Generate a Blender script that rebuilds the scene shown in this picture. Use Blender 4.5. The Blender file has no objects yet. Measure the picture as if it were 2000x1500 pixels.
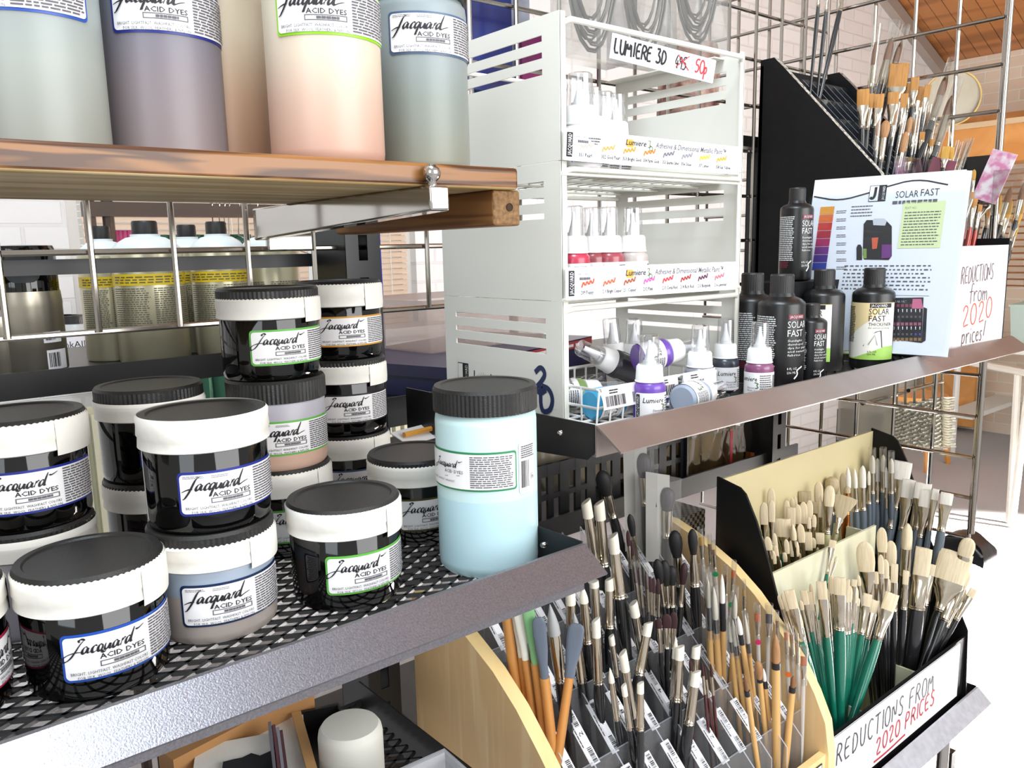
import bpy, math, random
from mathutils import Vector, Matrix
random.seed(11)
SC = bpy.context.scene
COL = SC.collection
V = Vector
PI = math.pi
# ---------------------------------------------------------------- camera
F = 1591.18
EYE = V((0.0, 0.0, 1.40))
_p, _r, _y = 0.16449984, -0.0219386, 0.88182058
_h = V((math.cos(_y), math.sin(_y), 0)); _s = V((math.sin(_y), -math.cos(_y), 0)); _u = V((0, 0, 1))
FW = math.cos(_p) * _h - math.sin(_p) * _u
_up = math.sin(_p) * _h + math.cos(_p) * _u
RT = math.cos(_r) * _s + math.sin(_r) * _up
UP = -math.sin(_r) * _s + math.cos(_r) * _up
cd = bpy.data.cameras.new('camera'); cam = bpy.data.objects.new('camera', cd); COL.objects.link(cam)
cd.sensor_width = 36; cd.lens = F / 2000 * 36; cd.clip_start = 0.02; cd.clip_end = 60
cam.matrix_world = Matrix(((RT.x, UP.x, -FW.x, EYE.x), (RT.y, UP.y, -FW.y, EYE.y), (RT.z, UP.z, -FW.z, EYE.z), (0, 0, 0, 1)))
SC.camera = cam
SC.view_settings.view_transform = 'Standard'
SC.view_settings.look = 'None'
SC.view_settings.gamma = 1.0
SC.view_settings.use_curve_mapping = False
SC.view_settings.exposure = 0.42
cy = SC.cycles
cy.max_bounces = 8; cy.transparent_max_bounces = 24; cy.diffuse_bounces = 3; cy.glossy_bounces = 4; cy.transmission_bounces = 4
cy.caustics_reflective = False; cy.caustics_refractive = False
cy.sample_clamp_indirect = 6.0
# ---------------------------------------------------------------- daylight
W = bpy.data.worlds.new('daylight'); SC.world = W; W.use_nodes = True
wn = W.node_tree.nodes; wl = W.node_tree.links
bg = wn['Background']
tc = wn.new('ShaderNodeTexCoord'); sep = wn.new('ShaderNodeSeparateXYZ'); wl.new(tc.outputs['Generated'], sep.inputs[0])
mr = wn.new('ShaderNodeMapRange'); mr.inputs[1].default_value = 0.25; mr.inputs[2].default_value = -0.9
mr.inputs[3].default_value = 0.0; mr.inputs[4].default_value = 1.0
wl.new(sep.outputs[1], mr.inputs[0])
ramp = wn.new('ShaderNodeValToRGB')
ramp.color_ramp.elements[0].position = 0.0; ramp.color_ramp.elements[0].color = (0.72, 0.70, 0.66, 1)
ramp.color_ramp.elements[1].position = 1.0; ramp.color_ramp.elements[1].color = (1.0, 1.0, 1.0, 1)
wl.new(mr.outputs[0], ramp.inputs[0]); wl.new(ramp.outputs[0], bg.inputs[0])
bg.inputs[1].default_value = 0.62


def lamp(name, kind, loc, target, energy, color=(1, 1, 1), **kw):
    d = bpy.data.lights.new(name, kind); d.energy = energy; d.color = color
    for k, v in kw.items(): setattr(d, k, v)
    o = bpy.data.objects.new(name, d); COL.objects.link(o); o.location = loc
    o.rotation_euler = (V(target) - V(loc)).to_track_quat('-Z', 'Y').to_euler()
    return o


lamp('floor_sun_patch_lamp', 'AREA', (5.2, -2.2, 3.9), (3.25, .95, 0.0), 1900, (1, .98, .94), shape='RECTANGLE', size=2.0, size_y=1.1, spread=.16)  # narrow area lamp added to throw a sun patch on the carpet
lamp('window_daylight', 'AREA', (1.3, -2.3, 2.0), (0.9, 0.6, 1.1), 75, (1, 1, 1), shape='RECTANGLE', size=2.6, size_y=1.8)
lamp('side_window_daylight', 'AREA', (-1.9, -0.9, 2.1), (0.4, 0.6, 1.1), 16, (.86, .94, 1), shape='RECTANGLE', size=1.2, size_y=1.4)
lamp('roof_window_daylight', 'AREA', (0.03, 0.19, 2.9), (0.03, 0.25, 1.1), 30, (.80, .91, 1), shape='RECTANGLE', size=.5, size_y=.9)


# ---------------------------------------------------------------- looking up real positions
def ray(px, py): return FW + (px - 1000) / F * RT - (py - 750) / F * UP
def onY(px, py, y): d = ray(px, py); return EYE + d * ((y - EYE.y) / d.y)
def onX(px, py, x): d = ray(px, py); return EYE + d * ((x - EYE.x) / d.x)
def onZ(px, py, z): d = ray(px, py); return EYE + d * ((z - EYE.z) / d.z)
def atD(px, py, s): return EYE + ray(px, py) * s


# ---------------------------------------------------------------- materials
def lin(h):
    h = h.lstrip('#'); o = []
    for i in (0, 2, 4):
        c = int(h[i:i + 2], 16) / 255
        o.append(c / 12.92 if c <= .04045 else ((c + .055) / 1.055) ** 2.4)
    return (o[0], o[1], o[2], 1)


MATS = {}


def mat(name, col, rough=.5, metal=0.0, alpha=1.0, spec=.5, coat=0.0, noise=None, bump=None, emit=None, sss=0.0, trans=0.0):
    """principled material; noise = (scale, amount, colour2[, stretch]) varies the colour, bump = (scale, strength)"""
    if name in MATS: return MATS[name]
    m = bpy.data.materials.new(name); m.use_nodes = True; MATS[name] = m
    nt = m.node_tree; b = nt.nodes['Principled BSDF']
    b.inputs['Base Color'].default_value = lin(col); b.inputs['Roughness'].default_value = rough
    b.inputs['Metallic'].default_value = metal; b.inputs['Alpha'].default_value = alpha
    b.inputs['Specular IOR Level'].default_value = spec; b.inputs['Coat Weight'].default_value = coat
    if coat: b.inputs['Coat Roughness'].default_value = .08
    if trans: b.inputs['Transmission Weight'].default_value = trans
    if sss:
        b.inputs['Subsurface Weight'].default_value = sss; b.inputs['Subsurface Radius'].default_value = (.02, .02, .02); b.inputs['Subsurface Scale'].default_value = 1
    if emit: b.inputs['Emission Color'].default_value = lin(col); b.inputs['Emission Strength'].default_value = emit
    if noise or bump:
        t = nt.nodes.new('ShaderNodeTexCoord')
    if noise:
        mp = nt.nodes.new('ShaderNodeMapping'); nt.links.new(t.outputs['Object'], mp.inputs[0])
        if len(noise) > 3: mp.inputs['Scale'].default_value = noise[3]
        n = nt.nodes.new('ShaderNodeTexNoise'); n.inputs['Scale'].default_value = noise[0]; n.inputs['Detail'].default_value = 3
        nt.links.new(mp.outputs[0], n.inputs['Vector'])
        r = nt.nodes.new('ShaderNodeValToRGB'); a = noise[1]
        r.color_ramp.elements[0].position = .5 - a; r.color_ramp.elements[1].position = .5 + a
        r.color_ramp.elements[0].color = lin(noise[2]); r.color_ramp.elements[1].color = lin(col)
        nt.links.new(n.outputs['Fac'], r.inputs[0]); nt.links.new(r.outputs[0], b.inputs['Base Color'])
    if bump:
        n2 = nt.nodes.new('ShaderNodeTexNoise'); n2.inputs['Scale'].default_value = bump[0]
        nt.links.new(t.outputs['Object'], n2.inputs['Vector'])
        bp = nt.nodes.new('ShaderNodeBump'); bp.inputs['Strength'].default_value = bump[1]; bp.inputs['Distance'].default_value = .002
        nt.links.new(n2.outputs['Fac'], bp.inputs['Height']); nt.links.new(bp.outputs[0], b.inputs['Normal'])
    return m


def clear(name, col, base=.08, edge=.75, rough=.03):
    """thin clear plastic: transparent, glossy towards grazing angles"""
    if name in MATS: return MATS[name]
    m = bpy.data.materials.new(name); m.use_nodes = True; MATS[name] = m
    nt = m.node_tree; nt.nodes.remove(nt.nodes['Principled BSDF']); out = nt.nodes['Material Output']
    tr = nt.nodes.new('ShaderNodeBsdfTransparent'); tr.inputs[0].default_value = lin(col)
    gl = nt.nodes.new('ShaderNodeBsdfGlossy'); gl.inputs['Roughness'].default_value = rough; gl.inputs[0].default_value = (.95, .95, .95, 1)
    lw = nt.nodes.new('ShaderNodeLayerWeight'); lw.inputs[0].default_value = .35
    mp = nt.nodes.new('ShaderNodeMapRange'); mp.inputs[3].default_value = base; mp.inputs[4].default_value = edge
    mx = nt.nodes.new('ShaderNodeMixShader')
    nt.links.new(lw.outputs['Facing'], mp.inputs[0]); nt.links.new(mp.outputs[0], mx.inputs[0])
    nt.links.new(tr.outputs[0], mx.inputs[1]); nt.links.new(gl.outputs[0], mx.inputs[2]); nt.links.new(mx.outputs[0], out.inputs[0])
    return m


def graded(name, stops, rough=.38):
    """cloudy plastic whose own tint changes with the powder inside, by height in metres"""
    if name in MATS: return MATS[name]
    m = bpy.data.materials.new(name); m.use_nodes = True; MATS[name] = m; nt = m.node_tree; b = nt.nodes['Principled BSDF']
    b.inputs['Roughness'].default_value = rough; b.inputs['Specular IOR Level'].default_value = .4
    t = nt.nodes.new('ShaderNodeTexCoord'); s = nt.nodes.new('ShaderNodeSeparateXYZ'); nt.links.new(t.outputs['Object'], s.inputs[0])
    mp = nt.nodes.new('ShaderNodeMapRange'); mp.inputs[2].default_value = .16; nt.links.new(s.outputs[2], mp.inputs[0])
    r = nt.nodes.new('ShaderNodeValToRGB'); e = r.color_ramp.elements
    while len(e) < len(stops): e.new(.5)
    for i, (z, c) in enumerate(stops): e[i].position = z / .16; e[i].color = lin(c)
    nt.links.new(mp.outputs[0], r.inputs[0]); nt.links.new(r.outputs[0], b.inputs['Base Color'])
    return m


def milky(name, col, t=.5, rough=.3):
    """frosted sheet: part diffuse, part see-through"""
    return mat(name, col, rough, alpha=t)


def wood(name, c1, c2, axis='X', scale=9.0, rough=.45, dist=5.0):
    if name in MATS: return MATS[name]
    m = bpy.data.materials.new(name); m.use_nodes = True; MATS[name] = m
    nt = m.node_tree; b = nt.nodes['Principled BSDF']; b.inputs['Roughness'].default_value = rough
    t = nt.nodes.new('ShaderNodeTexCoord'); mp = nt.nodes.new('ShaderNodeMapping'); nt.links.new(t.outputs['Object'], mp.inputs[0])
    s = {'X': (.06, 1, 1), 'Y': (1, .06, 1), 'Z': (1, 1, .06)}[axis]; mp.inputs['Scale'].default_value = s
    w = nt.nodes.new('ShaderNodeTexNoise'); w.inputs['Scale'].default_value = scale; w.inputs['Detail'].default_value = 2; w.inputs['Distortion'].default_value = .6
    nt.links.new(mp.outputs[0], w.inputs['Vector'])
    mu = nt.nodes.new('ShaderNodeMath'); mu.operation = 'MULTIPLY'; mu.inputs[1].default_value = dist * 6; nt.links.new(w.outputs['Fac'], mu.inputs[0])
    si = nt.nodes.new('ShaderNodeMath'); si.operation = 'SINE'; nt.links.new(mu.outputs[0], si.inputs[0])
    r = nt.nodes.new('ShaderNodeValToRGB'); r.color_ramp.elements[0].position = .1; r.color_ramp.elements[1].position = .75
    r.color_ramp.elements[0].color = lin(c2); r.color_ramp.elements[1].color = lin(c1)
    ma = nt.nodes.new('ShaderNodeMath'); ma.operation = 'MULTIPLY_ADD'; ma.inputs[1].default_value = .5; ma.inputs[2].default_value = .5
    nt.links.new(si.outputs[0], ma.inputs[0]); nt.links.new(ma.outputs[0], r.inputs[0]); nt.links.new(r.outputs[0], b.inputs['Base Color'])
    return m


# ---------------------------------------------------------------- mesh collecting
class MB:
    def __init__(s): s.v = []; s.f = []; s.m = []

    def add(s, vs, fs, m=0):
        k = len(s.v); s.v.extend([tuple(p) for p in vs])
        for i, f in enumerate(fs):
            s.f.append(tuple(k + j for j in f)); s.m.append(m[i] if isinstance(m, list) else m)
        return s

    def box(s, c, d, m=0, M=None):
        x, y, z = d[0] / 2, d[1] / 2, d[2] / 2
        vs = [V((sx * x, sy * y, sz * z)) for sx in (-1, 1) for sy in (-1, 1) for sz in (-1, 1)]
        vs = [(M @ p if M else p) + V(c) for p in vs]
        return s.add(vs, [(0, 1, 3, 2), (4, 6, 7, 5), (0, 4, 5, 1), (2, 3, 7, 6), (0, 2, 6, 4), (1, 5, 7, 3)], m)

    def span(s, a, b, m=0):
        return s.box([(a[i] + b[i]) / 2 for i in range(3)], [abs(b[i] - a[i]) for i in range(3)], m)

    def lathe(s, prof, n=24, m=0, M=None, a0=0.0, a1=2 * PI, sx=1.0, sy=1.0, rib=0.0):
        full = abs(a1 - a0 - 2 * PI) < 1e-6
        cnt = n if full else n + 1
        rings = []
        vs = []
        for (r, z) in prof:
            if r < 1e-7:
                rings.append([len(vs)]); vs.append(V((0, 0, z)))
            else:
                ids = []
                for i in range(cnt):
                    a = a0 + (a1 - a0) * i / n
                    rr = r * (1 - (rib if i % 2 else 0))
                    ids.append(len(vs)); vs.append(V((rr * math.sin(a) * sx, -rr * math.cos(a) * sy, z)))
                rings.append(ids)
        fs = []; ms = []
        for k in range(len(prof) - 1):
            A, B = rings[k], rings[k + 1]; mm = m[k] if isinstance(m, list) else m
            for i in range(n):
                j = (i + 1) % cnt
                if len(A) == 1 and len(B) == 1: continue
                if len(A) == 1: fs.append((A[0], B[j], B[i]))
                elif len(B) == 1: fs.append((A[i], A[j], B[0]))
                else: fs.append((A[i], A[j], B[j], B[i]))
                ms.append(mm)
        if M: vs = [M @ p for p in vs]
        return s.add(vs, fs, ms)

    def tube(s, pts, r, n=6, m=0, closed=False, rr=None):
        pts = [V(p) for p in pts]; N = len(pts); vs = []; up0 = None
        for i, p in enumerate(pts):
            if closed: t = pts[(i + 1) % N] - pts[i - 1]
            else: t = pts[min(i + 1, N - 1)] - pts[max(i - 1, 0)]
            t.normalize()
            if up0 is None:
                up0 = t.orthogonal().normalized()
            up0 = (up0 - t * up0.dot(t))
            if up0.length < 1e-6: up0 = t.orthogonal()
            up0.normalize(); sd = t.cross(up0)
            q = rr[i] if rr else r
            for k in range(n):
                a = 2 * PI * k / n; vs.append(p + up0 * (q * math.cos(a)) + sd * (q * math.sin(a)))
        fs = []
        for i in range(N if closed else N - 1):
            j = (i + 1) % N
            for k in range(n):
                l = (k + 1) % n; fs.append((i * n + k, i * n + l, j * n + l, j * n + k))
        if not closed:
            fs.append(tuple(range(n))[::-1]); fs.append(tuple((N - 1) * n + k for k in range(n)))
        return s.add(vs, fs, m)

    def prism(s, poly, f3, d, m=0, rim=None):
        """closed 2-D outline -> f3(u, v) and the same shifted by vector d"""
        d = V(d); n = len(poly); a = [V(f3(*p)) for p in poly]; b = [p + d for p in a]
        fs = [tuple(range(n)), tuple(range(2 * n - 1, n - 1, -1))]; ms = [m, m]
        for i in range(n):
            j = (i + 1) % n; fs.append((i, n + i, n + j, j)); ms.append(m if rim is None else rim)
        return s.add(a + b, fs, ms)

    def quad(s, a, b, c, d, m=0): return s.add([a, b, c, d], [(0, 1, 2, 3)], m)

    def build(s, name, mats, parent=None, flat=False, angle=38):
        me = bpy.data.meshes.new(name); me.from_pydata(s.v, [], s.f)
        if not isinstance(mats, (list, tuple)): mats = [mats]
        for mm in mats: me.materials.append(mm)
        me.polygons.foreach_set('material_index', s.m)
        if not flat:
            me.polygons.foreach_set('use_smooth', [True] * len(s.f)); me.set_sharp_from_angle(angle=math.radians(angle))
        me.update()
        return obj(name, me, parent)


def obj(name, me, parent=None):
    o = bpy.data.objects.new(name, me); COL.objects.link(o)
    if parent is not None: o.parent = parent
    return o


def tag(o, label=None, cat=None, group=None, kind=None):
    if label: o['label'] = label
    if cat: o['category'] = cat
    if group: o['group'] = group
    if kind: o['kind'] = kind
    return o


def thing(name, label, cat, loc=(0, 0, 0), rz=0.0, group=None, M=None):
    o = bpy.data.objects.new(name, None); COL.objects.link(o); o.empty_display_size = .02
    if M is not None: o.matrix_world = M
    else: o.location = loc; o.rotation_euler = (0, 0, rz)
    return tag(o, label, cat, group)


def frame(origin, z, face):
    """matrix with local Z along z and local -Y turned as far as possible towards direction `face`"""
    z = V(z).normalized(); y = -(V(face) - z * V(face).dot(z)); y.normalize(); x = y.cross(z)
    return Matrix(((x.x, y.x, z.x, origin[0]), (x.y, y.y, z.y, origin[1]), (x.z, y.z, z.z, origin[2]), (0, 0, 0, 1)))


# ---------------------------------------------------------------- printing and handwriting
_TXT = {}


def text2d(s, res=2, shear=0.0, bold=0.0):
    k = (s, res, shear, bold)
    if k not in _TXT:
        c = bpy.data.curves.new('t', 'FONT'); c.body = s; c.resolution_u = res; c.shear = shear; c.offset = bold; c.size = 1
        c.fill_mode = 'FRONT'
        o = bpy.data.objects.new('t', c); me = bpy.data.meshes.new_from_object(o)
        vs = [(p.co.x, p.co.y) for p in me.vertices]; fs = [tuple(p.vertices) for p in me.polygons]
        bpy.data.objects.remove(o); bpy.data.curves.remove(c); bpy.data.meshes.remove(me)
        if vs:
            x0 = min(p[0] for p in vs); x1 = max(p[0] for p in vs)
            vs = [((p[0] - x0) / max(x1 - x0, 1e-6), p[1] / .69) for p in vs]
        _TXT[k] = (vs, fs)
    return _TXT[k]


# handwriting strokes, unit box; each letter is a list of polylines
def arc(cx, cy, rx, ry, a0, a1, n=8):
    return [(cx + rx * math.cos(math.radians(a0 + (a1 - a0) * i / n)), cy + ry * math.sin(math.radians(a0 + (a1 - a0) * i / n))) for i in range(n + 1)]


HW = {
    'R': [[(.05, 0), (.1, 1), (.45, .95), (.58, .75), (.4, .52), (.1, .48)], [(.25, .5), (.62, 0)]],
    'E': [[(.55, .98), (.08, .95), (.05, 0), (.55, .05)], [(.07, .5), (.48, .53)]],
    'D': [[(.08, 0), (.08, 1), (.45, .85), (.6, .5), (.45, .12), (.08, 0)]],
    'U': [[(.05, 1), (.06, .3), (.2, .02), (.45, .05), (.55, .35), (.58, 1)]],
    'C': [arc(.38, .5, .33, .5, 50, 310, 10)],
    'T': [[(0, .98), (.62, 1)], [(.32, 1), (.3, 0)]],
    'I': [[(.12, 1), (.1, 0)]],
    'O': [arc(.34, .5, .31, .5, 90, 450, 14)],
    'N': [[(.05, 0), (.08, 1), (.52, .03), (.58, 1)]],
    'S': [[(.55, .88), (.32, 1), (.1, .8), (.2, .58), (.48, .42), (.52, .15), (.28, 0), (.02, .12)]],
    'F': [[(.08, 0), (.08, .98), (.58, 1)], [(.08, .52), (.48, .55)]],
    'M': [[(.0, 0), (.1, 1), (.36, .3), (.62, 1), (.72, 0)]],
    'P': [[(.06, 0), (.1, 1), (.45, .96), (.58, .74), (.42, .5), (.1, .47)]],
    'L': [[(.1, 1), (.06, .02), (.55, .06)]],
    '2': [[(.05, .75), (.2, 1), (.48, .92), (.5, .65), (.05, 0), (.6, .04)]],
    '0': [arc(.32, .5, .28, .5, 100, 460, 14)],
    '3': [[(.05, .95), (.5, .97), (.22, .56), (.5, .42), (.5, .1), (.25, 0), (.0, .1)]],
    '4': [[(.35, 1), (.02, .35), (.6, .38)], [(.42, .65), (.4, 0)]],
    '9': [[(.5, .7), (.3, 1), (.08, .75), (.25, .52), (.5, .7), (.45, 0)]],
    '5': [[(.55, 1), (.12, .98), (.08, .55), (.42, .58), (.52, .28), (.3, 0), (.02, .08)]],
    'f': [[(.45, .9), (.3, 1), (.2, .8), (.15, -.1)], [(0, .52), (.4, .56)]],
    'r': [[(.05, .55), (.08, 0)], [(.07, .35), (.25, .58), (.4, .5)]],
    'o': [arc(.22, .28, .2, .28, 90, 450, 12)],
    'm': [[(.02, .55), (.04, 0)], [(.03, .3), (.18, .55), (.26, .4), (.26, 0)], [(.26, .35), (.42, .55), (.5, .4), (.5, 0)]],
    'p': [[(.06, .55), (.02, -.4)], [(.06, .4), (.26, .58), (.38, .35), (.25, .05), (.05, .08)]],
    'i': [[(.1, .5), (.1, 0)], [(.1, .72), (.12, .76)]],
    'c': [arc(.22, .28, .19, .28, 50, 310, 9)],
    'e': [[(.04, .3), (.36, .36), (.3, .54), (.12, .5), (.04, .25), (.18, 0), (.38, .1)]],
    's': [[(.32, .5), (.16, .56), (.08, .42), (.28, .22), (.2, .0), (.02, .06)]],
    '!': [[(.3, 1.05), (.12, .22)], [(.06, .03), (.08, .0)]],
    '.': [[(.06, .0), (.1, .03)]],
}
JACQ_A = [
    [(-.45, -.15), (.25, .25), (.9, .3)],
    [(.95, 2.0), (1.35, 1.95)], [(1.35, 1.95), (1.0, 1.7), (.8, .9), (.62, 0.), (.35, -.7), (.12, -1.15), (-.05, -1.1)],
    [(1.95, .85), (1.7, 1.02), (1.4, .72), (1.3, .25), (1.5, .02), (1.8, .3), (2.02, .98), (1.92, .25), (2.1, .02), (2.4, .35)],
    [(3.0, .82), (2.8, 1.02), (2.5, .7), (2.42, .22), (2.65, .0), (3.02, .35)],
    [(3.65, .85), (3.4, 1.02), (3.1, .7), (3.02, .25), (3.22, .02), (3.5, .32), (3.72, .98)], [(3.72, .98), (3.5, -.2), (3.38, -.95), (3.6, -.7)],
    [(3.9, .98), (3.82, .3), (4.0, .02), (4.3, .35), (4.48, .98), (4.4, .25), (4.58, .02), (4.8, .3)],
    [(5.35, .85), (5.1, 1.02), (4.8, .72), (4.72, .25), (4.9, .02), (5.2, .3), (5.42, .98), (5.34, .25), (5.5, .02), (5.75, .35)],
    [(5.85, .98), (5.78, .02)], [(5.82, .5), (6.0, .95), (6.2, .98)],
    [(6.85, .85), (6.6, 1.02), (6.3, .72), (6.22, .25), (6.4, .02), (6.7, .35), (6.98, 1.2), (7.12, 2.25)], [(7.12, 2.25), (6.92, 1.2), (6.86, .25), (7.1, .05), (7.6, .35), (8.3, .55)],
]
JACQ_B = [
    [(1.0, 1.55), (.85, 1.85), (1.2, 2.0), (1.6, 1.8)], [(1.5, 1.85), (1.1, 1.2), (.8, .3), (.45, -.5), (-.1, -.95), (-.55, -.8), (-.5, -.35), (.2, .15), (1.0, .3), (1.5, .25)],
    [(2.1, .8), (1.85, .95), (1.6, .6), (1.6, .15), (1.85, .0), (2.1, .3), (2.2, .9), (2.15, .2), (2.35, .02), (2.6, .3)],
    [(3.15, .8), (2.9, .95), (2.65, .6), (2.68, .12), (2.95, .0), (3.25, .25)],
    [(3.7, .8), (3.5, .95), (3.3, .6), (3.35, .12), (3.6, .0), (3.85, .4), (3.75, .85)], [(3.7, .2), (4.0, -.25), (4.35, -.1)],
    [(4.1, .9), (4.05, .25), (4.25, .0), (4.5, .3), (4.65, .9), (4.6, .2), (4.8, .02), (5.0, .3)],
    [(5.5, .8), (5.25, .95), (5.0, .6), (5.0, .15), (5.25, .0), (5.5, .3), (5.6, .9), (5.55, .2), (5.75, .02), (5.95, .3)],
    [(6.0, .92), (5.95, .0)], [(6.0, .55), (6.2, .9), (6.4, .9)],
    [(7.0, .8), (6.75, .95), (6.5, .6), (6.5, .15), (6.72, .0), (7.0, .35), (7.3, 1.85)], [(7.3, 1.85), (7.1, .6), (7.15, .05), (7.4, .1)], [(7.5, 1.45), (7.9, 1.35), (8.6, 1.75)],
]


class G:
    """draws flat print on a surface given by mp(u, v, lift) -> point"""
    def __init__(s, mb, mp, nu=1): s.b = mb; s.mp = mp; s.nu = nu

    def rect(s, u0, v0, u1, v1, m, lift, r=0.0, n=None):
        n = n or s.nu
        us = [u0 + (u1 - u0) * i / n for i in range(n + 1)]
        if r > 0:
            k = 5
            us = sorted(set([u0 + r * (1 - math.cos(PI / 2 * i / k)) for i in range(k + 1)] + [u1 - r * (1 - math.cos(PI / 2 * i / k)) for i in range(k + 1)] + [u for u in us if u0 + r < u < u1 - r]))
        vs = []
        for u in us:
            d = 0
            if r > 0:
                e = min(u - u0, u1 - u)
                if e < r: d = r - math.sqrt(max(0, r * r - (r - e) ** 2))
            vs.append(s.mp(u, v0 + d, lift)); vs.append(s.mp(u, v1 - d, lift))
        s.b.add(vs, [(2 * i, 2 * i + 2, 2 * i + 3, 2 * i + 1) for i in range(len(us) - 1)], m)

    def text(s, t, u, v, w, h, m, lift, res=2, shear=0.0, bold=0.0, rot=0.0):
        vs, fs = text2d(t, res, shear, bold); c, q = math.cos(rot), math.sin(rot)
        s.b.add([s.mp(u + x * w * c - y * h * q, v + x * w * q + y * h * c, lift) for x, y in vs], fs, m)

    def stroke(s, pts, w, m, lift, taper=False, nib=None, smooth=2):
        for _ in range(smooth):
            if len(pts) > 2:
                q = [pts[0]]
                for a, b in zip(pts[:-1], pts[1:]):
                    q += [(a[0] * .75 + b[0] * .25, a[1] * .75 + b[1] * .25), (a[0] * .25 + b[0] * .75, a[1] * .25 + b[1] * .75)]
                q.append(pts[-1]); pts = q
        N = len(pts); L = []; vs = []
        for i, p in enumerate(pts):
            a = pts[max(i - 1, 0)]; b = pts[min(i + 1, N - 1)]
            dx, dy = b[0] - a[0], b[1] - a[1]; l = math.hypot(dx, dy) or 1
            ww = w
            if nib is not None: ww = w * (.35 + .85 * abs(math.sin(math.atan2(dy, dx) - nib)))
            if taper: ww *= min(1, .3 + 2.2 * min(i, N - 1 - i) / max(N - 1, 1))
            nx, ny = -dy / l * ww / 2, dx / l * ww / 2
            vs += [s.mp(p[0] + nx, p[1] + ny, lift), s.mp(p[0] - nx, p[1] - ny, lift)]
        s.b.add(vs, [(2 * i + 1, 2 * i + 3, 2 * i + 2, 2 * i) for i in range(N - 1)], m)

    def hand(s, t, u, v, h, w, m, lift, adv=.78, jit=0.0, slope=0.0, narrow=1.0):
        x = 0.0
        for ch in t:
            if ch != ' ':
                for pl in HW[ch]:
                    jy = jit * (random.random() - .5)
                    s.stroke([(u + (x + a * narrow) * h, v + (b + jy) * h + (x + a) * slope * h) for a, b in pl], w, m, lift, smooth=1)
            x += {'I': .32, 'i': .28, '!': .3, '.': .25, 'M': .92, 'm': .68, 'r': .48, 'o': .52, 'f': .46, 'c': .46, 'e': .48, 's': .42, 'p': .52, ' ': .5}.get(ch, adv) * narrow
        return x * h

    def jacquard(s, u, v, w, m, lift, kind='A'):
        P = JACQ_A if kind == 'A' else JACQ_B
        k = w / (8.9 if kind == 'A' else 9.4); sh = .32
        for pl in P:
            s.stroke([(u + (a + .5 + b * sh) * k, v + b * k) for a, b in pl], .33 * k if kind == 'A' else .30 * k, m, lift, taper=True, nib=.5)

    def dashes(s, u0, v0, u1, v1, rows, m, lift, fill=.5, wl=(.06, .2)):
        dv = (v1 - v0) / rows
        for i in range(rows):
            v = v1 - (i + .5) * dv; u = u0; end = u1 - random.random() * (u1 - u0) * .12
            while u < end - .001 * (u1 - u0):
                l = (u1 - u0) * random.uniform(*wl); e = min(u + l, end)
                s.rect(u, v - dv * fill / 2, e, v + dv * fill / 2, m, lift, n=1); u = e + (u1 - u0) * .022

    def barcode(s, u0, v0, u1, v1, m, lift, n=22):
        u = u0; q = (u1 - u0) / (n * 2)
        while u < u1:
            w = q * random.choice((.6, 1, 1.7)); s.rect(u, v0, min(u + w, u1), v1, m, lift, n=1); u += w + q * random.choice((.6, 1, 1.4))


def cyl(r): return lambda u, v, l: V(((r + l) * math.sin(u / r), -(r + l) * math.cos(u / r), v))
def plane(o, ux, vx):
    o, ux, vx = V(o), V(ux).normalized(), V(vx).normalized(); n = ux.cross(vx)
    return lambda u, v, l: o + ux * u + vx * v + n * l


# ---------------------------------------------------------------- shared materials
BLACKP = mat('black_plastic', '#1d1c1b', .42, bump=(900, .15))
BLACKG = mat('black_gloss', '#040404', .05, spec=.5)
BLACKM = mat('black_metal', '#161617', .35, spec=.5)
BLACKW = mat('black_board', '#060607', .55, spec=.3, noise=(60, .25, '#0c0c0f'))
TAPE = mat('white_seal', '#efece4', .42, bump=(60, .35))
PAPER = mat('label_paper', '#eceaea', .45)
WHITEP = mat('white_paper', '#f4f3f6', .6)
INK = mat('black_ink', '#16131a', .55)
GREY = mat('grey_print', '#5c5a60', .6)
LGREY = mat('light_grey_print', '#8b898d', .6)
CHROME = mat('chrome', '#c2beb8', .09, metal=1)
WIRE = mat('grid_wire_steel', '#aaa49c', .18, metal=1)
STEEL = mat('ferrule_steel', '#c9bfae', .16, metal=1)
WHITEPL = mat('white_plastic', '#f3f3f1', .35)
CREAMM = mat('cream_enamel', '#e9e7dd', .38)
ACR = clear('clear_acrylic', '#eceef2', .05, .5)
ACRE = mat('acrylic_edge_highlight', '#c3c6d0', .1, alpha=.55, spec=.8)  # edge highlight of the acrylic painted as a paler rim colour
FILM = clear('clear_film', '#f4f4f2', .1, .7, .12)
RED = mat('red_ink', '#c8323a', .6)
GOLDM = mat('brass_ferrule', '#d79a52', .2, metal=1)
COPPER = mat('copper_ferrule', '#c07b45', .22, metal=1)


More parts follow.
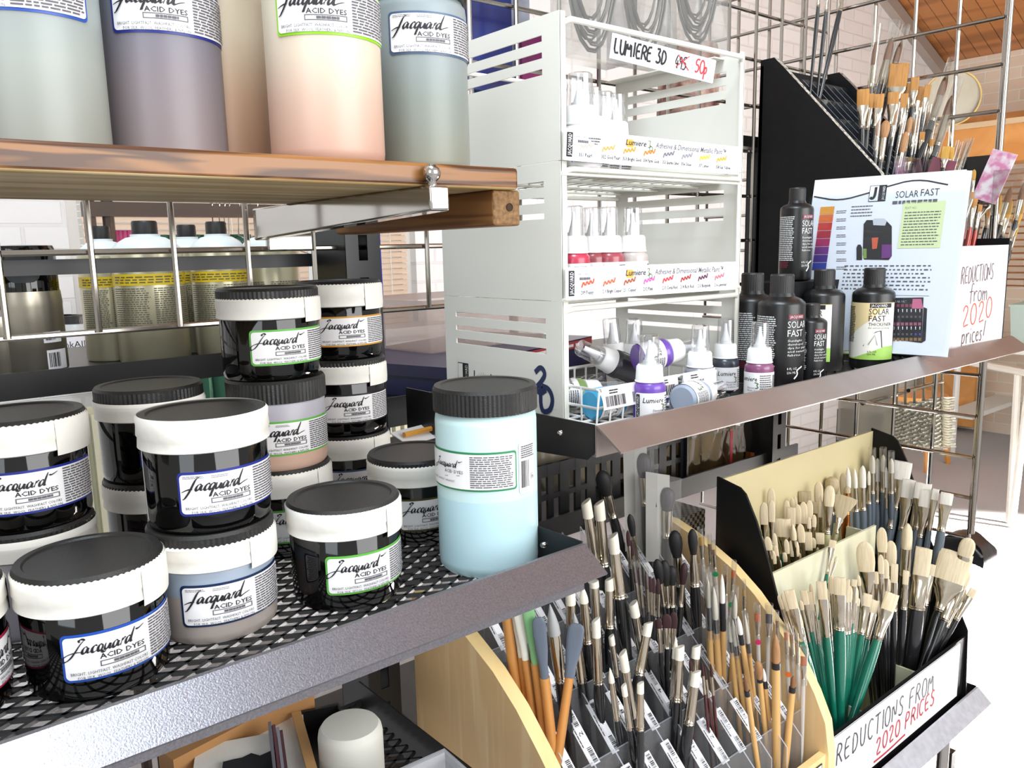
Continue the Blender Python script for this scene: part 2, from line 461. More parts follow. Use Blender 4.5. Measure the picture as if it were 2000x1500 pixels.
# ================================================================= the setting
def brickmat(name, c1, c2, mortar, axes='XZ', rough=.8, bump=.5, bw=.225, rh=.075):
    m = bpy.data.materials.new(name); m.use_nodes = True; nt = m.node_tree; b = nt.nodes['Principled BSDF']; b.inputs['Roughness'].default_value = rough
    t = nt.nodes.new('ShaderNodeTexCoord'); s = nt.nodes.new('ShaderNodeSeparateXYZ'); c = nt.nodes.new('ShaderNodeCombineXYZ')
    nt.links.new(t.outputs['Object'], s.inputs[0]); nt.links.new(s.outputs[axes[0]], c.inputs[0]); nt.links.new(s.outputs[axes[1]], c.inputs[1])
    k = nt.nodes.new('ShaderNodeTexBrick'); k.inputs['Scale'].default_value = 1; k.inputs['Brick Width'].default_value = bw; k.inputs['Row Height'].default_value = rh
    k.inputs['Mortar Size'].default_value = .006; k.inputs['Mortar Smooth'].default_value = .3
    k.inputs['Color1'].default_value = lin(c1); k.inputs['Color2'].default_value = lin(c2); k.inputs['Mortar'].default_value = lin(mortar)
    nt.links.new(c.outputs[0], k.inputs['Vector']); nt.links.new(k.outputs['Color'], b.inputs['Base Color'])
    bp = nt.nodes.new('ShaderNodeBump'); bp.inputs['Strength'].default_value = bump; bp.inputs['Distance'].default_value = .006; bp.invert = True
    nt.links.new(k.outputs['Fac'], bp.inputs['Height']); nt.links.new(bp.outputs[0], b.inputs['Normal'])
    return m


CARPET = mat('grey_carpet', '#c2c0c1', .95, noise=(160, .3, '#adabad'), bump=(400, .4))
WBRICK = brickmat('white_painted_brick', '#f8f7f6', '#f1efee', '#e9e7e5')
CBRICK = brickmat('cream_brick', '#ecdcc8', '#e0ccb4', '#efe6d8', 'YZ')
TIMBER = wood('ceiling_timber', '#8f5d33', '#6f4422', 'Y', 5, .45, 2.2)
WPAINT = mat('white_paint', '#f2f0ec', .5)
o = MB().span((-3.2, -2.6, -.1), (6.4, 2.8, 0)).build('floor', CARPET); tag(o, kind='structure')
b = MB()
for a, c in (((-3.2, 0), (.57, 3.0)), ((.57, 0), (1.82, 1.10)), ((.57, 2.25), (1.82, 3.0)), ((1.82, 0), (6.4, 3.0)), ((-3.2, 3.0), (6.4, 5.0))):
    b.span((a[0], 2.8, a[1]), (c[0], 3.0, c[1]))
tag(b.build('wall_back', WBRICK), kind='structure')
tag(MB().span((6.4, -2.6, 0), (6.6, 3.0, 2.66)).build('wall_right', CBRICK), kind='structure')
cl = MB()
for i in range(44):
    y0 = -.9 + i * .09
    cl.prism([(1.3, 4.70), (6.6, 2.58), (6.6, 2.62), (1.3, 4.74)], lambda x, z, y0=y0: (x, y0, z), (0, .086, 0))
tag(cl.build('ceiling', TIMBER), kind='structure')
tag(MB().prism([(1.3, 4.60), (6.45, 2.54), (6.45, 2.62), (1.3, 4.68)], lambda x, z: (x, 2.74, z), (0, .06, 0)).build('trim_1', mat('grey_timber', '#8d8078', .7)), kind='structure')
w1 = MB()
for a, c in (((.55, 1.09), (.61, 2.27)), ((1.78, 1.09), (1.84, 2.27)), ((.61, 2.21), (1.78, 2.27)), ((1.18, 1.13), (1.22, 2.21))):
    w1.span((a[0], 2.84, a[1]), (c[0], 2.90, c[1]))
win = w1.build('window_1', WPAINT); tag(win, kind='structure')
MB().span((.5, 2.62, 1.085), (1.9, 2.9, 1.115)).build('sill', WPAINT, win)
MB().span((.61, 2.865, 1.13), (1.78, 2.87, 2.21)).build('pane', clear('window_glass', '#ffffff', .03, .4), win)

SLAT = mat('blind_slats', '#e9d2bc', .5, sss=0.0)
bl = thing('venetian_blind', 'pale slatted venetian blind in the window beyond the shelving', 'blind', (1.19, 2.79, 0))
b = MB(); z = 1.13
while z < 2.2:
    b.box((0, 0, z), (1.16, .022, .0016), 0, Matrix.Rotation(.95, 3, 'X')); z += .0215
b.build('slats', SLAT, bl, flat=True)
for x in (-.5, -.12, .26, .5): MB().tube([(x, -.012, 1.12), (x, -.012, 2.22)], .0012, 4).build('cord', WHITEPL, bl)
MB().box((0, 0, 2.22), (1.18, .04, .03)).build('head_rail', WHITEPL, bl)

rd = thing('radiator', 'white ribbed panel radiator under the window', 'radiator', (1.1, 2.70, 0))
b = MB(); b.box((0, .03, .62), (1.5, .02, .66))
for i in range(38): b.box((-.73 + i * .0395, .005, .62), (.022, .03, .62))
b.build('panel', mat('radiator_enamel', '#d9d6bb', .4), rd)
for s in (-1, 1): MB().tube([(s * .72, .02, .30), (s * .72, .02, .012)], .012, 8).build('pipe', CHROME, rd)

# ---------------------------------------------------------------- far furniture
GARM = mat('dark_bronze', '#3a2c22', .4, metal=.3)
gr = thing('garment_rail', 'dark brown metal garment rail with wire hangers behind the tins', 'clothes rail', (0, 1.9, 0))
pL = onY(194, 430, 1.9); pR = onY(640, 430, 1.9); zt = onY(300, 410, 1.9).z
b = MB()
for dx in (-.018, .018): b.tube([(pL.x + dx, 0, 0.02), (pL.x + dx, 0, zt + .05)], .012, 8)
b.build('post', GARM, gr)
MB().tube([(pR.x + .6, 0, 0.02), (pR.x + .6, 0, zt + .05)], .014, 8).build('post', GARM, gr)
MB().box(((pL.x + pR.x + .6) / 2, 0, zt), (pR.x + .66 - pL.x, .03, .030)).build('top_rail', GARM, gr)
for px in (pL.x, pR.x + .6): MB().box((px, 0, .012), (.05, .5, .024)).build('foot', GARM, gr)
hang0 = None
for i, px in enumerate((415, 428, 437, 445, 464, 498)):
    p = onY(px, 430, 1.9)
    h = thing('coat_hanger', 'thin wire coat hanger on the brown garment rail', 'hanger', (p.x, 1.9, zt + .018), 1.35 + .09 * i, 'wire hangers on the garment rail')
    if hang0 is None:
        hk = MB().tube([(.012, 0, -.012), (.016, 0, .004), (.006, 0, .014), (-.01, 0, .01), (-.016, 0, -.004), (-.004, 0, -.03), (0, 0, -.075)], .0014, 5).build('hook', CHROME, h)
        ar = MB().tube([(0, 0, -.075), (.19, 0, -.12), (.2, 0, -.13), (-.2, 0, -.13), (-.19, 0, -.12), (0, 0, -.075)], .0014, 5).build('arms', CHROME, h)
        hang0 = (hk, ar)
    else:
        for c in hang0:
            q = c.copy(); COL.objects.link(q); q.parent = h
for nm, px0, px1, py, col, lb in (('hanging_cloth', 214, 275, 449, '#c2527a', 'pink cloth hanging from the garment rail'), ('hanging_cloth', 612, 638, 458, '#ebe8e8', 'white cloth hanging beside the slotted upright'), ('hanging_cloth', 641, 664, 436, '#c8402f', 'orange red cloth hanging beside the slotted upright'), ('hanging_cloth', 733, 750, 452, '#2f3fa8', 'blue cloth hanging right of the slotted upright'), ('hanging_cloth', 300, 500, 458, '#2f5a45', 'dark green cloth clipped along the garment rail')):
    a = onY(px0, py, 1.9); c = onY(px1, py, 1.9); b = MB(); n = 24; vs = []
    for i in range(n + 1):
        x = a.x + (c.x - a.x) * i / n; w = .012 * math.sin(i * 1.7)
        for z in (a.z, a.z - .28, a.z - .55): vs.append((x, 1.93 + w * (1 + (a.z - z)), z))
    b.add(vs, [(3 * i + k, 3 * i + 3 + k, 3 * i + 4 + k, 3 * i + 1 + k) for i in range(n) for k in (0, 1)])
    o = b.build(nm, mat('cloth_' + col[1:], col, .9)); tag(o, lb, 'cloth')
    so = o.modifiers.new('thick', 'SOLIDIFY'); so.thickness = .004

# timber cupboards and a table under the far wall on the right
ORANGEW = wood('orange_timber', '#e0a25c', '#cc8a44', 'X', 4, .45, 1.2)
def far_unit(name, lb, cat, x0, x1, y0, y1, z0, z1, m, legs=None):
    t = thing(name, lb, cat, ((x0 + x1) / 2, (y0 + y1) / 2, 0))
    w, d = (x1 - x0), (y1 - y0)
    MB().box((0, 0, (z0 + z1) / 2), (w, d, z1 - z0)).build('body', m, t)
    if legs:
        for sx in (-1, 1):
            for sy in (-1, 1): MB().tube([(sx * (w / 2 - .05), sy * (d / 2 - .05), 0), (sx * (w / 2 - .06), sy * (d / 2 - .06), z0)], legs[0], 8).build('leg', legs[1], t)
    return t


# ================================================================= the shelving
LIPM = mat('hammered_steel', '#85838a', .34, metal=.75, noise=(700, .25, '#6c6a6e'), bump=(900, .10))
LIPM2 = mat('brown_reflection_steel', '#9c908b', .34, metal=.65, noise=(14, .35, '#857973'), bump=(500, .08))  # brown of the reflected timber ceiling put into the steel colour
MESHM = mat('mesh_black', '#1a1a1b', .38, spec=.6)


def deck_mesh(x0, x1, y0, y1, z, cx=.026, cyy=.0150, w=.0034, h=.0026):
    b = MB(); rows = int((y1 - y0) / (cyy / 2)); n = int((x1 - x0) / (cx / 2))
    for j in range(rows):
        yc = y0 + (j + .5) * cyy / 2; ph = j % 2; vs = []
        for i in range(n + 1):
            y = yc + (cyy / 4 if (i + ph) % 2 else -cyy / 4); x = x0 + i * cx / 2
            vs += [(x, y + w / 2, z), (x, y - w / 2, z), (x, y - w / 2, z - h)]
        b.add(vs, [f for i in range(n) for f in ((3 * i + 1, 3 * i + 4, 3 * i + 3, 3 * i), (3 * i + 2, 3 * i + 5, 3 * i + 4, 3 * i + 1))])
    return b


def shelf(label, x0, x1, yt, zt, yb, zb, yback, z, lipm, left=True, right=True, lip_dx=0.0, deckx1=None):
    t = thing('wire_mesh_shelf', label, 'shelf', ((x0 + x1) / 2, (yt + yback) / 2, z)); c = t.location
    L = lambda p: (p[0] - c.x, p[1] - c.y, p[2] - c.z)
    d = deck_mesh(x0 - c.x + .004, (deckx1 or x1) - c.x - .004, yt + .004 - c.y, yback - c.y, 0)
    d.build('mesh_deck', MESHM, t, flat=True)
    b = MB(); th = .0016
    prof = [(yt, zt), (yb, zb), (yb + .001, zb - th), (yt + .0005, zt - th * 1.6), (yt + .0018, zt - th), (yt + .0018, z - .008), (yt + .02, z - .008), (yt + .02, z - .0065), (yt + .0035, z - .0065), (yt + .0035, zt)]
    b.prism(prof, lambda y, zz: L((x0 - lip_dx, y, zz)), (x1 - x0 + 2 * lip_dx, 0, 0))
    b.build('front_lip', lipm, t, angle=20)
    b = MB().span(L((x0, yback - .004, z - .016)), L((x1, yback, z - .001)))
    b.build('back_rail', BLACKM, t)
    for on, x in ((left, x0), (right, x1)):
        if on:
            q = [(yt + .004, zt + .001), (yback, zt - .002), (yback, z - .05), (yback - .06, z - .03), (yt + .012, z - .012), (yt + .004, z - .004)]
            br = MB().prism(q, lambda y, zz: L((x - .001, y, zz)), (.002, 0, 0)).build('end_bracket', BLACKM, t)
            MB().lathe([(.0001, -.003), (.0032, -.003), (.0032, .001), (.002, .0025), (0, .003)], 10, M=Matrix.Translation(L((x - .0015, yt + .05, zt - .014))) @ Matrix.Rotation(-PI / 2, 4, 'Y')).build('screw', CHROME, br)
    return t


z1, z2, z3 = 1.128, 1.210, .560
shelf('black wire mesh shelf with speckled grey steel lip carrying the dye jars', -.46, .449, .455, 1.160, .430, 1.1425, .845, z1, LIPM, left=False)
shelf('black wire mesh shelf with brown reflection-tinted lip carrying the white paint rack', .540, 1.56, .53, 1.2327, .4997, 1.2127, .865, z2, LIPM2, right=False)
shelf('low mesh shelf with pale grey lip under the tray of bristle brushes', .512, 1.535, .5315, .585, .507, .563, .865, z3, mat('pale_steel', '#c6c6cc', .35, metal=.4, noise=(90, .3, '#acacb4')), right=True)
shelf('lower mesh shelf with paper roll and canvases beneath the dye jars', -.46, .449, .455, .87, .430, .855, .86, .845, LIPM, left=False)

# slotted uprights of the double-sided shelving
def upright(lb, x, yc=.906):
    t = thing('shelf_upright', lb, 'post', (x, yc, 0)); b = MB(); w, d = .046, .075; H = 1.6
    b.span((-w / 2, -d / 2, 0), (-w / 2 + .002, d / 2, H)); b.span((w / 2 - .002, -d / 2, 0), (w / 2, d / 2, H))
    z = .04; prev = 0.0
    for f in (-1, 1):
        y = f * d / 2; z = .04; prev = 0.0
        while z < H - .04:
            b.span((-w / 2, y - .001, prev), (w / 2, y + .001, z)); prev = z + .03
            b.span((-w / 2, y - .001, z), (-.006, y + .001, z + .03)); b.span((.006, y - .001, z), (w / 2, y + .001, z + .03)); z += .05
        b.span((-w / 2, y - .001, prev), (w / 2, y + .001, H))
    b.build('slotted_post', BLACKM, t, flat=True)
    MB().span((-.03, -.37, 0), (.03, .04, .05)).build('foot', BLACKM, t)
    return t


upright('black slotted upright between the jar shelf and the maple brush display', .490)
upright('black slotted upright behind the cream brush tray', 1.43, .932)
up = upright('black slotted upright at the outer end of the jar shelf', -.49)
# rear shelves seen through the grid
zr = onY(200, 730, .97).z
t = thing('rear_shelf', 'black rear shelf edge below the tins behind the grid', 'shelf', (0, 1.12, zr))
pa, pb = onY(200, 712, .97), onY(200, 762, .97)
MB().span((-.6, -.15, pb.z - zr), (.47, -.147, pa.z - zr)).build('back_rail', BLACKM, t)
MB().span((-.6, -.147, -.006), (.47, .2, -.002)).build('deck', BLACKM, t)
pa, pb = onY(400, 500, .96), onY(400, 527, .96)
tag(MB().span((-.6, .955, pb.z), (.49, .965, pa.z)).build('retaining_rail', BLACKM), 'flat black rail running across the tins behind the grid', 'rail')
t = thing('rear_shelf', 'dark rear shelf behind the white rack holding the clear crate', 'shelf', (1.0, 1.12, 1.19))
MB().span((-.48, -.2, -.006), (.5, .2, 0)).build('deck', BLACKM, t); MB().span((-.48, -.203, -.02), (.5, -.2, .02)).build('back_rail', BLACKM, t)

# grid panels
def grid(lb, f3, us, vs, r=.0031):
    t = thing('wire_grid_panel', lb, 'grid panel', f3(0, 0)); o = V(f3(0, 0)); b = MB(); n = (V(f3(1, 0)) - o).cross(V(f3(0, 1)) - o).normalized()
    for u in us: b.tube([V(f3(u, vs[0])) - o + n * r, V(f3(u, vs[-1])) - o + n * r], r, 7)
    b.build('upright_wires', WIRE, t)
    b = MB()
    for v in vs: b.tube([V(f3(us[0], v)) - o - n * r, V(f3(us[-1], v)) - o - n * r], r, 7)
    b.build('cross_wires', WIRE, t)
    return t


gy = .885; gx = onY(330, 400, gy).x; gz = onY(485, 487, gy).z; st = .0785
grid('chrome wire grid panel standing behind the jars and white rack', lambda u, v: (u, gy, v), [gx + st * i for i in range(-9, 17)], [gz + st * k for k in range(-1, 9)])
ex = 1.572
ep = onX(1945, 300, ex); ez = onX(1900, 813, ex).z
grid('chrome wire grid panel forming the end of the shelving by the open floor', lambda u, v: (ex, u, v), [ep.y + .0762 * i for i in range(0, 9)], [ez + .0762 * k for k in range(-4, 16)], .0035)
# round end post with clips
o = MB().tube([(ex, ep.y - .006, onX(1890, 1040, ex).z), (ex, ep.y - .006, 2.05)], .005, 10).build('grid_post', WIRE); tag(o, 'round chrome post at the outer edge of the end grid panel', 'post')

# ---------------------------------------------------------------- pine plank, batten and chrome bracket
PINE = wood('varnished_pine', '#8b5d31', '#4a290e', 'X', 85, .34, 3.4)
PINEU = wood('pine_underside', '#cdb88f', '#b0935f', 'X', 30, .5, 2.2)
ENDG = mat('pine_end_grain', '#94714a', .8, noise=(260, .22, '#5f4426'))
t = thing('pine_shelf', 'varnished pine plank shelf holding the large dye bottles', 'shelf', (-.22, .665, 1.449))
b = MB(); b.box((0, 0, .009), (1.354, .25, .018))
b.m = [1 if f in (4,) else 0 for f in range(6)]
o = b.build('plank', [PINE, PINEU], t); bv = o.modifiers.new('bevel', 'BEVEL'); bv.width = .003; bv.segments = 3
a = onY(965, 441, .545); c = onY(1016, 369, .545)
bt = thing('pine_batten', 'square pine batten with a drilled end under the plank', 'batten', ((a.x + c.x) / 2, .545, a.z))
wx = c.x - a.x; hz = min(c.z, 1.449) - a.z
b = MB().box((0, .14, hz / 2), (wx, .28, hz)); b.m = [1 if i == 2 else 0 for i in range(6)]
BAT = wood('batten_pine', '#8d6035', '#6b421c', 'Y', 60, .5, 2.6)
o = b.build('bar', [BAT, ENDG], bt); bv = o.modifiers.new('bevel', 'BEVEL'); bv.width = .0025; bv.segments = 3
MB().lathe([(.0001, 0), (.0034, 0), (.0034, .0006)], 14, M=Matrix.Translation((.002, -.0004, hz * .52)) @ Matrix.Rotation(PI / 2, 4, 'X')).build('drill_hole', mat('hole_dark', '#3a2615', .9), bt)
ca = onY(835, 366, .527); cb = onY(884, 412, .527)
t = thing('shelf_bracket', 'chrome shelf bracket with a ball stop hooked on the grid', 'bracket', ((ca.x + cb.x) / 2, .527, 1.449))
w2 = (cb.x - ca.x) / 2 * .8
x2 = onY(566, 440, .872).x - t.location.x
b = MB(); h0, h1 = 1.449 - cb.z, .034
A = [(-w2, 0, 0), (w2, 0, 0), (w2, 0, -h0), (-w2, 0, -h0)]; B = [(-w2 * .8, .346, 0), (w2 * .8, .346, 0), (w2 * .8, .346, -h1), (-w2 * .8, .346, -h1)]
b.add(A + B, [(0, 3, 2, 1), (0, 1, 5, 4), (1, 2, 6, 5), (2, 3, 7, 6), (3, 0, 4, 7), (4, 5, 6, 7)])
o = b.build('arm', CHROME, t); bv = o.modifiers.new('bevel', 'BEVEL'); bv.width = .002; bv.segments = 3
MB().lathe([(.0035, -.001), (.0035, .003)] + [(.0070 * math.cos(k * PI / 12 - 1.0), .0070 * math.sin(k * PI / 12 - 1.0) + .0095) for k in range(10)] + [(0, .0165)], 18, M=Matrix.Translation((-w2 * .35, .0055, 0))).build('ball_stop', CHROME, t)
k0 = onY(521, 400, .87); k1 = onY(616, 489, .87)
o = MB().span((k0.x - t.location.x, .347, k1.z - 1.449), (k1.x - t.location.x, .355, -.001)).build('hook_plate', CHROME, t); bv = o.modifiers.new('bevel', 'BEVEL'); bv.width = .002; bv.segments = 2


# ================================================================= dye jars
BORD = {k: mat('border_' + k, c, .4) for k, c in dict(navy='#1b2a86', blue='#2350ad', green='#5fae45', orange='#c98f2f', olive='#4a4320', crimson='#b3274c', lime='#8fd21a', slate='#4a5f80', teal='#2c8453', black='#1d1518', deep='#14284f').items()}


def face_rot(x, y): return math.atan2(-x, y)     # turns local -Y towards the photographer's side of the aisle


_LBL = {}


def print_label(r, h, w, key, kind, full=True):
    """curved paper label, w x h metres, one mesh: border, face, lettering"""
    k = (r, h, w, key, kind, full)
    if k in _LBL: return _LBL[k]
    b = MB(); g = G(b, cyl(r), 26); e = .0005
    g.rect(-w / 2, -h / 2, w / 2, h / 2, 1, e, r=.0035)
    q = h * .055
    g.rect(-w / 2 + q, -h / 2 + q, w / 2 - q, h / 2 - q, 0, e * 2, r=.0028)
    mw = .047 * h / .029; u0 = -w / 2 + q * 1.2; L = e * 3; s = h / .029
    if kind == 'A':
        g.jacquard(u0 + .0005 * s, .0022 * s, .0415 * s, 2, L, 'A')
        g.text('ACID DYES', u0 + .0190 * s, -.0026 * s, .0245 * s, .0030 * s, 2, L, 1, bold=.012)
        g.dashes(u0 + .002 * s, .0102 * s, u0 + .015 * s, .0122 * s, 2, 4, L); g.dashes(u0 + .019 * s, .0098 * s, u0 + .030 * s, .0118 * s, 2, 4, L)
    else:
        g.jacquard(u0 - .0005 * s, .0028 * s, .043 * s, 2, L, 'B')
        g.text('ACID DYES', u0 + .0180 * s, -.0020 * s, .0250 * s, .0030 * s, 2, L, 1, bold=.012)
    bx0, bx1, by = u0 + .018 * s, u0 + .0435 * s, -.0066 * s
    bt = .00055 * s
    g.rect(bx0, by, bx1, by + bt, 3, L, n=10); g.rect(bx0, by + .0034 * s - bt, bx1, by + .0034 * s, 3, L, n=10); g.rect(bx0, by, bx0 + bt, by + .0034 * s, 3, L, n=1); g.rect(bx1 - bt, by, bx1, by + .0034 * s, 3, L, n=1)
    g.dashes(bx0 + .007 * s, by + .0006 * s, bx1 - .004 * s, by + .0028 * s, 1, 3, L, .7, (.1, .2))
    g.text('BRIGHT, LIGHTFAST, WASHFAST COLORS', u0 + .0025 * s, -.0101 * s, .042 * s, .0018 * s, 3, L, 1)
    g.text('FOR SILK, WOOL, FEATHERS & NYLON', u0 + .006 * s, -.0128 * s, .0385 * s, .0017 * s, 3, L, 1)
    if full and w > mw + .012:
        g.dashes(u0 + mw, -h / 2 + q * 1.5, w / 2 - q * 1.4, h / 2 - q * 1.4, 14, 3, L, .55)
    me = b.build('label', [PAPER, BORD[key], INK, GREY, LGREY]); _LBL[k] = me.data
    bpy.data.objects.remove(me)
    return _LBL[k]


FROST = {k: mat('frosted_' + k, c, .38, spec=.4, sss=.0) for k, c in dict(bluegrey='#93a0b0', brown='#a59b94', lilac='#aba7b0', peach='#cdaa97', mint='#c4dfe0', sage='#8f9b97', sagelo='#8c948b', mauve='#77747e', mauvelo='#80767a', cream='#e4d8c0', pink='#dcb9a8', peachlo='#c59a80', aqua='#b6d6de').items()}
JR = .0432
_JARM = {}


def jar(label, loc, key, kind='B', off=0.6, body='black', lower=None, level=.035, tape=(.045, .070), H=.081, tail=True, lid_show=True, lw=.086, group='eight ounce dye jars'):
    """screw-top plastic jar; tape = heights between which the white seal runs; off = how far the label is turned to the right"""
    x, y, z = loc
    t = thing('dye_jar', label, 'jar', loc, face_rot(x, y) + off, group)
    key2 = ('b', body, lower, level, H)
    bm = BLACKG if body == 'black' else FROST[body]
    zt = H - .022
    if key2 not in _JARM:
        b = MB(); prof = [(0, .0015), (JR * .86, .0012), (JR * .94, .0), (JR * .985, .0025), (JR, .007)]
        ms = [0] * 4
        if lower: prof += [(JR, level), (JR, zt)]; ms = [1] * 5 + [0]
        else: prof += [(JR, zt)]; ms += [0]
        prof += [(JR * .93, zt + .004), (JR * .93, zt + .008)]; ms += [0, 0]
        b.lathe(prof, 56, ms); o = b.build('body', [bm, FROST[lower] if lower else bm], t); _JARM[key2] = o.data
    else: obj('body', _JARM[key2], t)
    kl = ('lid', H)
    if kl not in _JARM:
        b = MB(); R = .0447
        b.lathe([(JR * .95, zt + .002), (R, zt + .002), (R, H - .0025)], 150, rib=.014)
        b.lathe([(R, H - .0025), (R - .0015, H), (R - .006, H), (R - .0072, H - .0012), (0, H - .0012)], 60)
        o = b.build('lid', BLACKP, t, angle=25); _JARM[kl] = o.data
    else: obj('lid', _JARM[kl], t)
    if tape:
        kt = ('tape', tape, tail)
        if kt not in _JARM:
            b = MB(); R = .0455; a, c = tape[0] + .010, tape[1] + .007
            prof = [(R - .0012, a), (R, a + .0008), (R - .0006, a + .008), (R + .0003, a + .0095), (R - .0002, a + .016), (R + .0002, c - .002), (R - .0014, c)]
            b.lathe(prof, 60)
            if tail: b.lathe([(R + .0005, a - .0035), (R + .0009, a + .002), (R + .0007, c - .003), (R + .0002, c - .001)], 14, a0=.15, a1=1.5)
            o = b.build('seal_band', TAPE, t, angle=60); _JARM[kt] = o.data
        else: obj('seal_band', _JARM[kt], t)
    l = obj('label', print_label(JR, .031, lw, key, kind), t); l.location = (0, 0, .0300)
    return t


def seat(px, py, z, dx=0.0):
    """point at height z whose jar front foot shows at px, py (centre one radius further back)"""
    p = onZ(px, py, z); d = V((p.x, p.y, 0)).normalized(); return (p.x + d.x * JR + dx, p.y + d.y * JR, z)


H = .081
p1 = seat(683, 1196, z1)
jar('black dye jar with bright green label standing alone at the front beside the mint bottle', p1, 'green', 'B', .62, tape=(.047, .072))
p2 = seat(432, 1258, z1)
jar('frosted grey blue dye jar with blue label under a black jar', p2, 'deep', 'A', .42, body='bluegrey', lower='brown', level=.036, tape=(.044, .066))
jar('white sealed black dye jar standing on the frosted grey blue jar', (p2[0] + .001, p2[1], z1 + H), 'navy', 'A', .52, tape=(.048, .0745), tail=False)
p4 = seat(205, 1366, z1)
jar('black dye jar with royal blue label beside the frosted grey blue jar', p4, 'blue', 'B', .50, tape=(.046, .0715))
p5 = (.016, .585, z1)
jar('black dye jar with crimson label, cut by the edge at lower left', p5, 'crimson', 'B', 1.25, tape=(.046, .0715))
p6 = (.092, .688, z1)
jar('frosted dye jar under the black jar with navy label', p6, 'crimson', 'A', 1.7, body='lilac', tape=(.05, .066))
jar('black dye jar with navy label and taped lid, upper left of the shelf', (p6[0] + .001, p6[1] - .002, z1 + H), 'navy', 'B', .34, tape=(.046, .0715))
p8 = (.204, .752, z1)
jar('dark dye jar with taped lid, lowest behind the blue labelled stack', p8, 'navy', 'B', .9, tape=(.046, .070))
jar('black dye jar with navy label edge, half hidden behind the white sealed jar', (p8[0], p8[1], z1 + H), 'navy', 'B', .72, tape=(.044, .062))
p11 = (.304, .712, z1)
jar('dye jar with green label at the bottom of the stack of three', p11, 'green', 'B', .6, tape=(.046, .0715))
jar('frosted grey dye jar with green label and ribbed lid, middle of the stack of three', (p11[0], p11[1], z1 + H), 'green', 'A', .42, body='lilac', lower='peach', level=.036, tape=None)
jar('black dye jar with green label and ribbed lid, top of the stack of three', (p11[0] - .002, p11[1], z1 + 2 * H), 'green', 'B', .58, tape=(.044, .0655))
p14 = (.415, .790, z1)
jar('dye jar with pale blue seal at the bottom of the rear stack', p14, 'slate', 'B', .5, tape=(.046, .0715))
jar('black dye jar with dark edged label, middle of the rear stack', (p14[0], p14[1], z1 + H), 'black', 'B', .46, tape=(.046, .068))
jar('black dye jar with orange edged label, top of the rear stack', (p14[0] - .001, p14[1], z1 + 2 * H), 'orange', 'B', .46, tape=(.045, .0715))
p16 = seat(806, 1098, z1); p16 = (.414, .655, z1)
jar('black dye jar with dark olive label half hidden behind the mint bottle', p16, 'olive', 'B', .62, tape=(.046, .069))
del_ = None


def big_bottle(label, loc, body, lower, level, key, kind, off, lz, lh=.034, lw=.105, H=.165, cap=True, group='one pound dye bottles'):
    x, y, z = loc; R = .0437
    t = thing('dye_bottle', label, 'bottle', loc, face_rot(x, y) + off, group)
    zt = H - .022; b = MB()
    prof = [(0, .001), (R * .84, .001), (R * .93, 0), (R * .985, .003), (R, .009), (R, level), (R, zt - .008), (R * .985, zt - .003), (R * .93, zt), (R * .93, zt + .006)]
    b.lathe(prof, 64, [1] * 5 + [0] * 4)
    b.build('body', [body, body], t)
    b = MB(); q = .0447
    b.lathe([(R * .95, zt + .001), (q, zt + .001), (q, H - .003)], 150, rib=.014)
    b.lathe([(q, H - .003), (q - .0015, H), (q - .006, H), (q - .0072, H - .001), (0, H - .001)], 60)
    b.build('lid', BLACKP, t, angle=25)
    l = obj('label', print_label(R, lh, lw, key, kind), t); l.location = (0, 0, lz)
    return t


mp = seat(957, 1132, z1)
mb_ = thing('dye_bottle', 'tall frosted mint blue dye bottle with black ribbed lid at the shelf end', 'bottle', mp, face_rot(mp[0], mp[1]) - .18, 'one pound dye bottles')
R = .0437; HM = .159; zt = HM - .022
b = MB().lathe([(0, .001), (R * .84, .001), (R * .93, 0), (R * .985, .003), (R, .009), (R, .066), (R, zt - .008), (R * .985, zt - .003), (R * .93, zt), (R * .93, zt + .006)], 64, [1] * 5 + [0] * 4)
b.build('body', [FROST['mint'], FROST['aqua']], mb_)
b = MB().lathe([(R * .95, zt + .001), (.0447, zt + .001), (.0447, HM - .003)], 150, rib=.014); b.lathe([(.0447, HM - .003), (.0432, HM), (.0387, HM), (.0375, HM - .001), (0, HM - .001)], 60)
b.build('lid', BLACKP, mb_, angle=25)
b = MB(); g = G(b, cyl(R), 40); g.rect(-.062, -.0165, .0335, .0165, 1, .0005, .0025); g.rect(-.061, -.0148, .032, .0148, 0, .001, .002)
g.jacquard(-.046, .0028, .033, 2, .0015, 'B'); g.text('ACID DYES', -.031, -.002, .019, .0026, 2, .0015, 1)
g.stroke([(-.031, -.0055), (-.015, -.0035)], .0004, 3, .0015, smooth=0); g.text('BRIGHT, LIGHTFAST, WASHFAST', -.050, -.0098, .030, .0017, 3, .0015, 1)
g.dashes(-.006, -.0135, .030, .0135, 15, 3, .0015, .5)
g.rect(.036, -.022, .056, .022, 0, .0006, .003); g.dashes(.038, .008, .055, .019, 6, 3, .0012, .55); g.barcode(.038, -.017, .047, .006, 2, .0012, 10); g.text('16', .05, -.012, .004, .006, 2, .0012, 1, rot=0)
o = b.build('label', [PAPER, BORD['teal'], INK, GREY, LGREY], mb_); o.location = (0, 0, .0925)

# large bottles on the pine plank (their tops rise out of the picture)
zp = 1.467
def on_plank(px, w, y=None):
    s = F * .0885 / w; d = ray(px, 200); p = EYE + d * s; return (p.x, p.y if y is None else y, zp)


